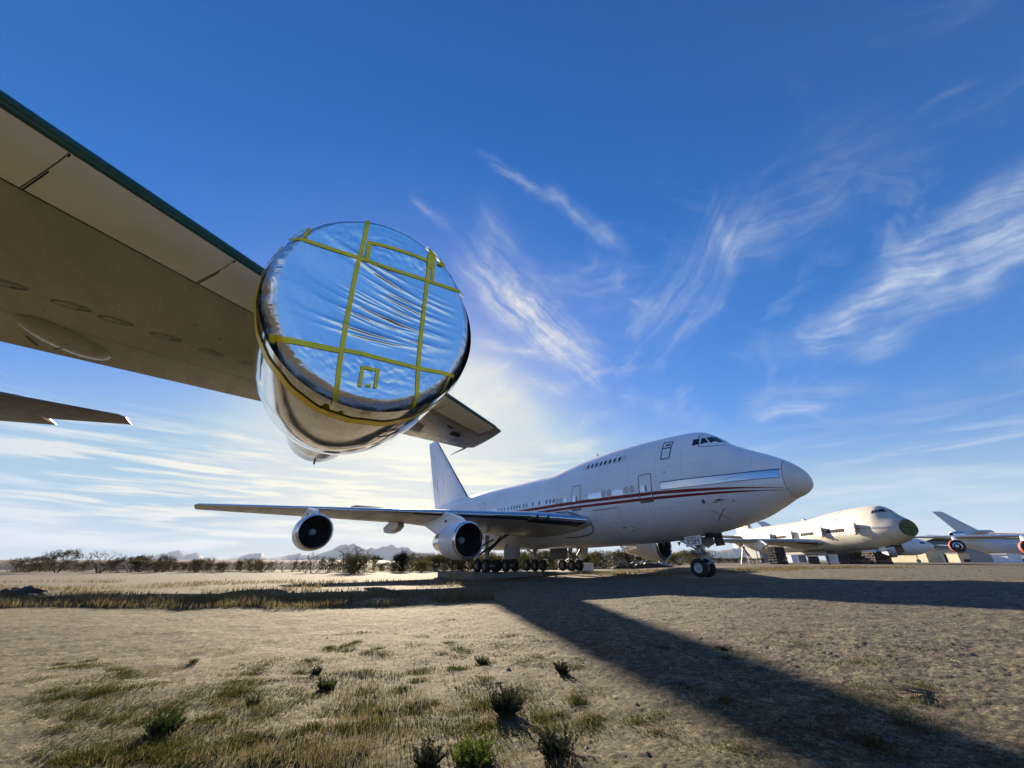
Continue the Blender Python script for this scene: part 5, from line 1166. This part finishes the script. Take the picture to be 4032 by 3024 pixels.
# ------------------------------------------------------------------ mountains
def mountains(name,pts,Y,mat,depth=2500,seed=1):
    """a ridge: profile read off the skyline, folded slopes in front and behind"""
    u=np.array([p[0] for p in pts],float); v=np.array([p[1] for p in pts],float); uu=np.arange(u[0],u[-1],3.0); vv=np.interp(uu,u,v)
    vv=vv+1.6*(hash_noise(uu/9,uu*0,seed)-.5)*2*np.clip((2206-vv)/25,0,1)
    V=[];F=[]; rows=7; hyp=math.hypot(F_PX,697)
    for a,b in zip(uu,vv):
        X=(a-2016)/hyp*Y; H=max(2.0,(2209-b)/hyp*Y*1.0)
        for j,f in enumerate((-1,-.66,-.38,-.16,0,.3,1)):
            fold=(hash_noise(np.array([a/14.0+j*.7]),np.array([j*1.3]),seed+3)[0]-.5)
            hh=H*(1-abs(f))**1.15*(1+.25*fold*(j not in(0,4,6))) ; k=(1+f*depth/Y)
            V.append((X*k,Y*k+fold*depth*.14*(j!=4),hh-30 if j in(0,6) else hh))
    n=len(uu)
    for i in range(n-1):
        for j in range(rows-1): k=i*rows+j; F.append((k,k+1,k+rows+1,k+rows))
    o=obj(name,V,F,mat,None,smooth=True,angle=60); o['kind']='structure'; return o
MTN=pbr('mountain_rock',(.16,.135,.115),.95,var=.35,vscale=.004)
RID=[(-300,2208),(60,2206),(95,2199),(108,2196),(150,2198),(185,2193),(205,2196),(250,2202),(420,2207),(520,2200),(538,2196),(552,2187),(565,2184),(580,2187),(592,2191),(610,2186),(638,2181),(665,2176),(680,2172),(690,2167),(700,2173),(716,2180),(730,2184),(748,2182),(761,2179),(775,2182),(790,2193),(802,2196),(822,2192),(845,2194),(868,2200),(900,2199),(940,2192),(976,2182),(1000,2180),(1022,2180),(1035,2187),(1053,2193),(1075,2194),(1110,2191),(1144,2184),(1178,2180),(1200,2185),(1216,2184),(1235,2188),(1251,2183),(1297,2168),(1312,2160),(1326,2152),(1346,2148),(1360,2152),(1378,2145),(1398,2152),(1427,2167),(1442,2165),(1456,2160),(1479,2165),(1499,2157),(1515,2155),(1534,2149),(1560,2162),(1580,2157),(1598,2159),(1624,2174),(1659,2178),(1693,2177),(1750,2184),(1830,2188),(1930,2196),(2040,2203),(2100,2208)]
mountains('mountain_range',RID,9000,MTN,520,1)
mountains('hills',[(2450,2208),(2560,2190),(2640,2178),(2700,2172),(2790,2169),(2840,2172),(2880,2165),(2905,2163),(2960,2158),(3010,2170),(3040,2186),(3120,2200),(3300,2207)],5200,MTN,420,5)
mountains('hills',[(3560,2207),(3660,2180),(3740,2150),(3800,2140),(3850,2128),(3900,2122),(3935,2118),(3960,2120),(4032,2122),(4200,2126),(4500,2150)],6500,MTN,700,7)
# low flat-topped spoil bank on the left horizon
V=[];F=[]
for i,x in enumerate(np.linspace(-150,-14,50)):
    hh=1.75*min(1,(i+1)/2)*min(1,(49-i)/8)+.06*rnd.uniform(-1,1)
    V+=[(x,84,-.6),(x,88,-.58+hh*.55),(x,93,-.56+hh),(x,120,-.56+hh),(x,128,-.6)]
for i in range(49):
    for j in range(4): k=i*5+j; F.append((k,k+1,k+6,k+5))
o=obj('spoil_bank',V,F,pbr('bank_soil',(.13,.10,.08),.95,var=.3,vscale=.5,bump=.4,bscale=3),None); o['kind']='structure'
# ------------------------------------------------------------------ desert brush: trunk and limbs as tapered tubes, foliage as clumps of small leaf faces
LEAF=leafmat('mesquite_leaves',(.080,.068,.032),(.044,.039,.019),.35)
LEAFG=leafmat('green_brush_leaves',(.112,.102,.038),(.064,.062,.022),.4)
LEAFD=leafmat('dark_evergreen_leaves',(.030,.036,.018),(.016,.02,.012),.15)
TWIG=pbr('grey_twigs',(.10,.082,.065),.95)
def shrub_meshes(seed,H,Wd,nleaf,leafm,bare=.25,base=.0,ls=.07,droop=0.0,stems=5,skirt=.35):
    r=random.Random(seed); tb=MB(); tips=[]
    def grow(p,d,L,rad,lv):
        n=3; q=p
        for i in range(n):
            d=(d+Vector((r.uniform(-.28,.28),r.uniform(-.28,.28),r.uniform(-.10,.16)-droop*lv*.1))).normalized(); e=q+d*L/n
            tb.tube(q,e,rad*(1-.25*i/n),rad*(1-.25*(i+1)/n),4 if lv>0 else 5,False); q=e
            if lv>=1: tips.append((Vector(q),lv))
        if lv<3:
            for k in range(r.choice((2,3,3)) if lv<2 else 2):
                a=r.uniform(0,6.28); s=Vector((math.cos(a),math.sin(a),r.uniform(-.1,.6))); grow(q,(d*.75+s*.75).normalized(),L*r.uniform(.58,.8),rad*.58,lv+1)
    for i in range(stems):
        a=6.28*i/stems+r.uniform(-.4,.4); sp=r.uniform(.25,1.0); grow(Vector((.12*math.cos(a),.12*math.sin(a),0)),Vector((sp*math.cos(a),sp*math.sin(a),.85)).normalized(),H*.42,.05*H/3,0)
    P=np.array([t[0] for t in tips]); mn,mx=P.min(0),P.max(0); sc=np.array([Wd/(mx[0]-mn[0]),Wd/(mx[1]-mn[1]),H/mx[2]])
    T=[tuple(np.array(v)*sc) for v in tb.V]; tm=mesh('trunk',T,tb.F,[BARK],None,False)
    V=np.zeros((nleaf*3,3)); g=np.random.default_rng(seed)
    idx=g.integers(0,len(P),nleaf); keep=P[:,2]>base*mx[2]
    C=P[idx]*sc; C+=g.normal(0,1,(nleaf,3))*np.array([.20,.20,.16])*H/3
    lowm=g.uniform(0,1,nleaf)<skirt; C[lowm,2]*=g.uniform(.08,.7,lowm.sum()); C[:,2]=np.maximum(C[:,2],.05)
    A=g.normal(0,1,(nleaf,3)); A/=np.linalg.norm(A,axis=1)[:,None]; Bv=np.cross(A,g.normal(0,1,(nleaf,3))); Bv/=np.linalg.norm(Bv,axis=1)[:,None]
    l=ls*g.uniform(.6,1.5,(nleaf,1)); V[0::3]=C+A*l; V[1::3]=C-A*l*.7+Bv*l*.45; V[2::3]=C-A*l*.7-Bv*l*.45
    fm=bpy.data.meshes.new('foliage'); fm.from_pydata(V.tolist(),[],[(3*i,3*i+1,3*i+2) for i in range(nleaf)]); fm.materials.append(leafm)
    return tm,fm
PROTO={'mesq':[shrub_meshes(s,3.0,4.0,2600,LEAF,ls=.085) for s in (1,2,3)],'round':[shrub_meshes(s,3.0,4.6,4200,LEAFG,ls=.085,stems=8) for s in (11,12,13)],
       'bare':[shrub_meshes(s,3.0,3.6,420,LEAF,ls=.06,stems=6) for s in (21,22)],'dark':[shrub_meshes(s,3.0,3.4,5200,LEAFD,ls=.10,stems=7) for s in (31,32)]}
def shrub(kind,x,y,h,w,label,group,name=None,k=None):
    a=PROTO[kind]; tm,fm=a[(k if k is not None else rnd.randrange(len(a)))%len(a)]
    wd={'mesq':4.0,'round':4.6,'bare':3.6,'dark':3.4}[kind]
    t=thing(name or 'desert_shrub',label,'shrub',(x,y,gz(x,y)-.03),rnd.uniform(0,6.28),group); t.scale=(w/wd,w/wd,h/3.0)
    link('trunk',tm,t); link('foliage',fm,t); return t
def ph(v,Y,zb): return (2209-v)/math.hypot(F_PX,697)*Y+1.0-zb
GL='brush along the far edge of the dirt lot'
# told apart: (u, v_top, Y, width px, kind, label)
for (u,vt,Y,wp,kind,lab) in ((243,2166,62,110,'mesq','dense round-topped mesquite, largest tree at the far left'),(405,2168,60,160,'bare','wide sparse mesquite with bare upswept branches at the left'),
    (130,2192,64,120,'mesq','low mesquite left of the round-topped one'),(655,2186,64,60,'mesq','slim mesquite below the left mountain peak'),
    (1232,2168,62,66,'bare','leafless tree directly below the outer engine'),(1395,2150,58,165,'bare','big spreading bush with tall bare shoots below the mountain gap'),
    (1395,2176,58.5,150,'round','dense olive lower bush wrapped by the tall bare shoots'),(1578,2174,66,66,'dark','dark dead bush between the two visible engines'),(1585,2160,67,50,'bare','bare treetop rising over the dark dead bush'),
    (1480,2196,140,60,'dark','dark distant tree clump right of the big spreading bush'),(540,2190,135,60,'dark','dark distant evergreen on the horizon at the left'),
    (2490,2152,72,110,'mesq','dark green tree behind the far engine exhaust'),(2740,2168,74,120,'round','olive bush just left of the nose wheels')):
    X,_=px_ground(u,Y); zb=gz(X,Y); shrub(kind,X,Y,max(1.2,ph(vt,Y,zb)),wp/math.hypot(F_PX,697)*Y,lab,'distinct brush',None)
def row_label(kd,u):
    where='around the wide sparse mesquite' if u<480 else 'below the left mountain peak' if u<860 else 'left of the outer engine' if u<1160 else 'beneath the outer engine' if u<1320 else 'behind the big spreading bush' if u<1480 else 'between the big bush and the inner engine'
    what={'mesq':'brown-green scrub bush','bare':'thin leafless shrub','round':'rounded olive bush'}[kd]
    return f'low {what} in the row {where}'
u=480
while u<1700:     # scrub row on the left
    Y=rnd.uniform(62,74); X,_=px_ground(u,Y); zb=gz(X,Y); vt=rnd.choice((2186,2191,2196,2200,2203,2207,2211,2214)); kd=rnd.choice(('mesq','mesq','bare','round','mesq'))
    shrub(kd,X,Y,max(1.2,ph(vt,Y,zb)),rnd.uniform(45,95)/1681*Y,row_label(kd,u),GL); u+=rnd.uniform(26,46)
u=90
while u<480:
    Y=rnd.uniform(64,76); X,_=px_ground(u,Y); zb=gz(X,Y); shrub('mesq',X,Y,max(1.2,ph(rnd.choice((2206,2212,2216)),Y,zb)),rnd.uniform(50,90)/1681*Y,row_label('mesq',u),GL); u+=rnd.uniform(34,60)
u=1640; GR='olive brush behind the striped airliner'
while u<2460:     # thicket behind the striped airliner
    Y=rnd.uniform(72,84); X,_=px_ground(u,Y); zb=gz(X,Y); vt=rnd.uniform(2164,2184)
    shrub('round',X,Y,max(2,ph(vt,Y,zb)),rnd.uniform(90,140)/1681*Y,'leafy olive bush '+('behind the nearest main wheels' if u<1800 else 'behind the middle main wheels' if u<2060 else 'behind the white equipment box' if u<2240 else 'just right of the far main wheels')+' of the striped airliner',GR); u+=rnd.uniform(30,46)
while u<2740:
    Y=rnd.uniform(76,86); X,_=px_ground(u,Y); zb=gz(X,Y); vt=rnd.uniform(2178,2194)
    shrub(rnd.choice(('round','mesq')),X,Y,max(2,ph(vt,Y,zb)),rnd.uniform(80,120)/1681*Y,'leafy olive bush '+('below the far engine' if u<2600 else 'left of the nose wheels')+' of the striped airliner',GR); u+=rnd.uniform(36,50)
u=2780
while u<3010:
    Y=rnd.uniform(105,130); X,_=px_ground(u,Y); zb=gz(X,Y); shrub('mesq',X,Y,max(1.4,ph(rnd.uniform(2192,2202),Y,zb)),rnd.uniform(36,60)/1681*Y,'pale scrub bush on the flat between the nose wheels and the steel tripod','scrub right of the nose wheels'); u+=rnd.uniform(22,36)
# ------------------------------------------------------------------ grass and weeds
GRASSD=leafmat('dry_grass',(.25,.205,.11),(.13,.105,.052),.4)
GRASSG=leafmat('green_grass',(.050,.066,.018),(.085,.080,.028),.35)
WEED=leafmat('weed_leaves',(.048,.078,.017),(.075,.10,.024),.35)
def blades(name,pos,h,w,lean,mat,seed,**props):
    """pos: (n,3) roots; every blade a bent two-segment ribbon"""
    g=np.random.default_rng(seed); n=len(pos); a=g.uniform(0,2*np.pi,n); d=np.stack([np.cos(a),np.sin(a),np.zeros(n)],1); s=np.stack([-np.sin(a),np.cos(a),np.zeros(n)],1)
    b=g.uniform(0,2*np.pi,n); dl=np.stack([np.cos(b),np.sin(b),np.zeros(n)],1); ln=np.abs(g.normal(0,1,n))*lean; hh=h*g.uniform(.55,1.25,n)
    mid=pos+dl*(ln*hh*.35)[:,None]+np.array([0,0,1])*(hh*.6)[:,None]; tip=pos+dl*(ln*hh)[:,None]+np.array([0,0,1])*(hh*np.sqrt(np.maximum(.15,1-np.minimum(ln,1)**2*.6)))[:,None]
    W=(w*g.uniform(.7,1.3,n))[:,None]
    V=np.stack([pos-s*W,pos+s*W,mid-s*W*.7,mid+s*W*.7,tip],1).reshape(-1,3); i=np.arange(n)*5
    F=[q for k in i.tolist() for q in ((k,k+1,k+3,k+2),(k+2,k+3,k+4))]
    me=bpy.data.meshes.new(name); me.from_pydata(V.tolist(),[],F); me.materials.append(mat); o=link(name,me)
    for k_,v_ in props.items(): o[k_]=v_
    return o
def roots(x,y): return np.stack([x,y,ground_z(x,y)-.01],1)
def clump(n,fx,fy,size,per,spread):
    cx,cy=fx,fy; m=len(cx); k=rng.integers(0,m,n); s=size[k] if hasattr(size,'__len__') else size
    return cx[k]+rng.normal(0,1,n)*s*spread, cy[k]+rng.normal(0,1,n)*s*spread
def pts_from_px(us,vs):
    P=[on_ground(a,b) for a,b in zip(us,vs)]; return np.array([p.x for p in P]),np.array([p.y for p in P])
# tall dry verge on the left: grass in the shade of the wing, pale in the sun behind it
x=rng.uniform(-34,1.5,46000); y=15.6+.9*(hash_noise(x*.35,x*0,77)-.5)+rng.gamma(1.9,1.7,46000)+.22*np.maximum(0,x+9); keep=(hash_noise(x*.5,y*.7,9)*.6+hash_noise(x*1.7,y*2.1,19)*.4>.44+.11*sstep(18,25,y))&(x<-1.0+2*hash_noise(y*.5,y*0,5)); x,y=x[keep],y[keep]
blades('dry_grass',roots(x,y),np.where(y<19.5,.30,.20)*(.6+.8*hash_noise(x*.8,y*.8,4)),.0045+.0002*y,.8,GRASSD,5,kind='stuff')
x=rng.uniform(-34,0,22000); y=15.4+.9*(hash_noise(x*.35,x*0,77)-.5)+rng.gamma(2,2.6,22000)+.22*np.maximum(0,x+9); keep=(hash_noise(x*.45,y*.5,14)>.52)&(x<-2); x,y=x[keep],y[keep]
blades('green_grass',roots(x,y),.20*(.4+.8*hash_noise(x,y,3)),.007,.9,GRASSG,6,kind='stuff')
# farther strips of straw by the track and before the nose wheels
x=np.concatenate([rng.uniform(-40,-2,8000),rng.uniform(-2,22,7000)]); y=np.concatenate([rng.uniform(20,36,8000),rng.uniform(33,52,7000)]); keep=hash_noise(x*.22,y*.42,21)>np.where(x<-2,.60,.45); x,y=x[keep],y[keep]
blades('dry_grass',roots(x,y),.24*(.6+.7*hash_noise(x*.5,y*.5,8)),.02,.5,GRASSD,7,kind='stuff')
x=rng.uniform(9,34,6000); y=rng.uniform(33.5,40,6000)+.1*(x-9); keep=hash_noise(x*.4,y*.5,23)>.35; x,y=x[keep],y[keep]
blades('dry_grass',roots(x,y),.20*(.6+.7*hash_noise(x*.5,y*.5,8)),.018,.5,GRASSD,8,kind='stuff')
# foreground: tufts of dry and green grass
U=rng.uniform(150,2450,170); Vv=rng.uniform(2560,3040,170); keep=(np.abs((U-1150)/1200)**2+np.abs((Vv-2900)/330)**2)<1.1; U,Vv=U[keep],Vv[keep]
fx,fy=pts_from_px(U,Vv); sz=rng.uniform(.03,.11,len(fx))
x,y=clump(5000,fx,fy,sz,0,1.6); blades('dry_grass',roots(x,y),.07*(.6+.9*hash_noise(x*3,y*3,6)),.0022,.8,GRASSD,9,kind='stuff')
U=np.concatenate([rng.uniform(1150,1750,26),rng.uniform(850,1350,5),rng.uniform(1750,2250,14)]); Vv=np.concatenate([rng.uniform(2720,3020,26),rng.uniform(2960,3040,5),rng.uniform(2740,3000,14)])
fx,fy=pts_from_px(U,Vv); x,y=clump(2600,fx,fy,rng.uniform(.03,.11,len(fx)),0,1.4); blades('dry_grass',roots(x,y),.13*(.4+.9*hash_noise(x*2,y*2,6)),.0022,.45,GRASSD,10,kind='stuff')
U=np.concatenate([rng.uniform(150,1250,150),rng.uniform(1250,2350,110),rng.uniform(2400,3700,34)]); Vv=np.concatenate([rng.uniform(2600,3020,150),rng.uniform(2490,2900,110),rng.uniform(2480,2990,34)])
fx,fy=pts_from_px(U,Vv); x,y=clump(46000,fx,fy,rng.uniform(.05,.16,len(fx)),0,1.1); blades('green_grass',roots(x,y),.046*(.5+.9*hash_noise(x*3,y*3,16)),.0036,.9,GRASSG,11,kind='stuff')
x=rng.uniform(-5,6,10000); y=rng.uniform(2.3,12,10000); keep=hash_noise(x*.9,y*.9,31)*.6+hash_noise(x*3,y*3,32)*.4>.52; x,y=x[keep],y[keep]
blades('dry_grass',roots(x,y),.045*(.5+hash_noise(x*3,y*3,6)),.002,1.0,GRASSD,12,kind='stuff')
# single weeds that can be told apart
def weed(u,v,h,w,label,dense=1.0,mat=None,seed=0,name='weed'):
    p=on_ground(u,v); t=thing(name,label,'weed',(p.x,p.y,p.z),0,'weeds in the foreground'); g=np.random.default_rng(seed)
    n=int(46*dense); m=MB(); LV=[];
    for i in range(n):
        a=g.uniform(0,6.28); r0=g.uniform(0,w*.35); sp=g.uniform(.1,1.7); L=h*g.uniform(.35,1.05)*(1-.18*sp); q=Vector((r0*math.cos(a),r0*math.sin(a),0)); d=Vector((sp*math.cos(a),sp*math.sin(a),1)).normalized(); k=7
        for j in range(k):
            e=q+d*L/k; m.tube(q,e,.0035*h/.3,.003*h/.3,4,False)
            for c in range(6):
                f=q.lerp(e,g.uniform(0,1)); b=g.uniform(0,6.28); dd=Vector((math.cos(b),math.sin(b),g.uniform(.1,.9))).normalized(); ll=h*.12*g.uniform(.5,1.4); sd=dd.cross(Vector((0,0,1)))*ll*.3; LV+=[f,f+dd*ll*.55+sd,f+dd*ll,f+dd*ll*.55-sd]
            q=e; d=(d+Vector((g.uniform(-.3,.3),g.uniform(-.3,.3),g.uniform(-.1,.2)))).normalized()
    m.obj('stems',[TWIG],t,smooth=False,kind='stuff')
    me=bpy.data.meshes.new('leaves'); me.from_pydata([tuple(x) for x in LV],[],[(4*i,4*i+1,4*i+2,4*i+3) for i in range(len(LV)//4)]); me.materials.append(mat or WEED); link('leaves',me,t)
    return t
OLIVE=leafmat('olive_weed_leaves',(.065,.075,.035),(.045,.055,.028),.3); LIME=leafmat('lime_weed_leaves',(.17,.22,.03),(.12,.17,.025),.4)
weed(650,2880,.22,.32,'dark bushy weed casting a long shadow at the lower left',1.6,None,1)
weed(1990,2815,.30,.20,'tall grey-green feathery weed right of the dry grass in the foreground',1.5,OLIVE,2)
weed(1285,2712,.16,.24,'spreading leafy green weed below the foil-wrapped engine',1.4,None,3)
weed(1245,2655,.12,.16,'small dark weed just behind the spreading leafy one',1.2,OLIVE,4)
weed(2215,2655,.20,.13,'upright weed standing alone near the edge of the fin shadow',1.2,OLIVE,5)
weed(1900,2615,.15,.22,'low green weed left of the lone upright weed',1.2,None,6)
weed(1870,3000,.20,.42,'bright lime-green leafy weed at the bottom edge of the picture',2.2,LIME,7)
weed(2190,2970,.22,.30,'grey-green feathery weed at the bottom right of the lime-green one',1.5,OLIVE,8)
weed(760,2612,.10,.14,'small weed alone on bare dirt at the upper left of the weedy patch',1.0,None,9)
weed(1000,2770,.10,.18,'flat green weed left of the spreading leafy one',1.0,None,10)
weed(1680,3010,.17,.25,'dark feathery weed left of the lime-green one at the bottom edge',1.4,OLIVE,11)
weed(2850,2560,.10,.35,'low weedy clump lying beside the fin shadow on the right',1.2,OLIVE,12)
# dead branch lying on the right
p=on_ground(3640,2735); t=thing('dead_branch','dead twiggy branch lying on the dirt at the lower right','branch',(p.x,p.y,p.z),R(10)); m=MB()
for i in range(16): a=R(160)+rnd.uniform(-.6,.6); L=rnd.uniform(.15,.5); q=Vector((rnd.uniform(-.1,.15),rnd.uniform(-.05,.05),.015)); m.tube(q,q+Vector((L*math.cos(a),L*math.sin(a)*.6,rnd.uniform(.0,.09))),.004,.0015,4,False)
m.obj('twigs',[TWIG],t)
# ------------------------------------------------------------------ loose stones
def stones(name,x,y,s,mat,seed):
    g=np.random.default_rng(seed); n=len(x); base=np.array([(1,0,0),(0,1,0),(-1,0,0),(0,-1,0),(0,0,.75),(0,0,-.5)],float); P=roots(x,y)
    k=base[None]*(s[:,None,None]*g.uniform(.6,1.3,(n,6,1))); a=g.uniform(0,6.28,n); ca,sa=np.cos(a)[:,None],np.sin(a)[:,None]
    K=np.stack([k[...,0]*ca-k[...,1]*sa,k[...,0]*sa+k[...,1]*ca,k[...,2]],2)+P[:,None,:]+np.array([0,0,1])*(s*.25)[:,None,None]
    f=np.array([(0,1,4),(1,2,4),(2,3,4),(3,0,4),(1,0,5),(2,1,5),(3,2,5),(0,3,5)]); F=(np.arange(n)[:,None,None]*6+f[None]).reshape(-1,3)
    me=bpy.data.meshes.new(name); me.from_pydata(K.reshape(-1,3).tolist(),[],F.tolist()); me.materials.append(mat); o=link(name,me); o['kind']='stuff'; return o
def stonemat():
    m=bpy.data.materials.new('loose_stone'); m.use_nodes=True; k=NT(m.node_tree); b=m.node_tree.nodes['Principled BSDF']; gi=k.node('ShaderNodeNewGeometry').outputs['Random Per Island']
    k.l.new(k.mix(gi,(.10,.085,.065),(.29,.255,.20)),b.inputs['Base Color']); b.inputs['Roughness'].default_value=.8; return m
STONE=stonemat()
n=26000; x=rng.uniform(-6,13,n); y=2.2+rng.gamma(1.6,2.6,n); kp=(hash_noise(x*.7,y*.7,41)>.25)&(y<17); x,y=x[kp],y[kp]
stones('gravel',x,y,np.minimum(.0035+rng.gamma(1.3,.0028,len(x))*(.7+.05*y),.03),STONE,3)
n=24000; x=rng.uniform(-2,30,n); y=4.5+rng.gamma(2.0,5.0,n); kp=(hash_noise(x*.5,y*.5,43)>.3)&(x>-6+.0*y)&(y<32); x,y=x[kp],y[kp]
stones('gravel',x,y,.007+rng.gamma(1.2,.004,len(x))*(.7+.04*y),STONE,4)
# ------------------------------------------------------------------ air
def haze():
    o=MB().box((0,3500,330),(26000,20000,670)).obj('haze',[],None,smooth=False); o['kind']='stuff'
    m=bpy.data.materials.new('haze_air'); m.use_nodes=True; t=m.node_tree; t.nodes.clear(); k=NT(t); v=k.node('ShaderNodeVolumePrincipled')
    v.inputs['Color'].default_value=HAZE_COL; v.inputs['Density'].default_value=HAZE_DENS; v.inputs['Anisotropy'].default_value=.0
    out=k.node('ShaderNodeOutputMaterial'); k.l.new(v.outputs[0],out.inputs['Volume']); o.data.materials.clear(); o.data.materials.append(m)
if HAZE_DENS>0: haze()
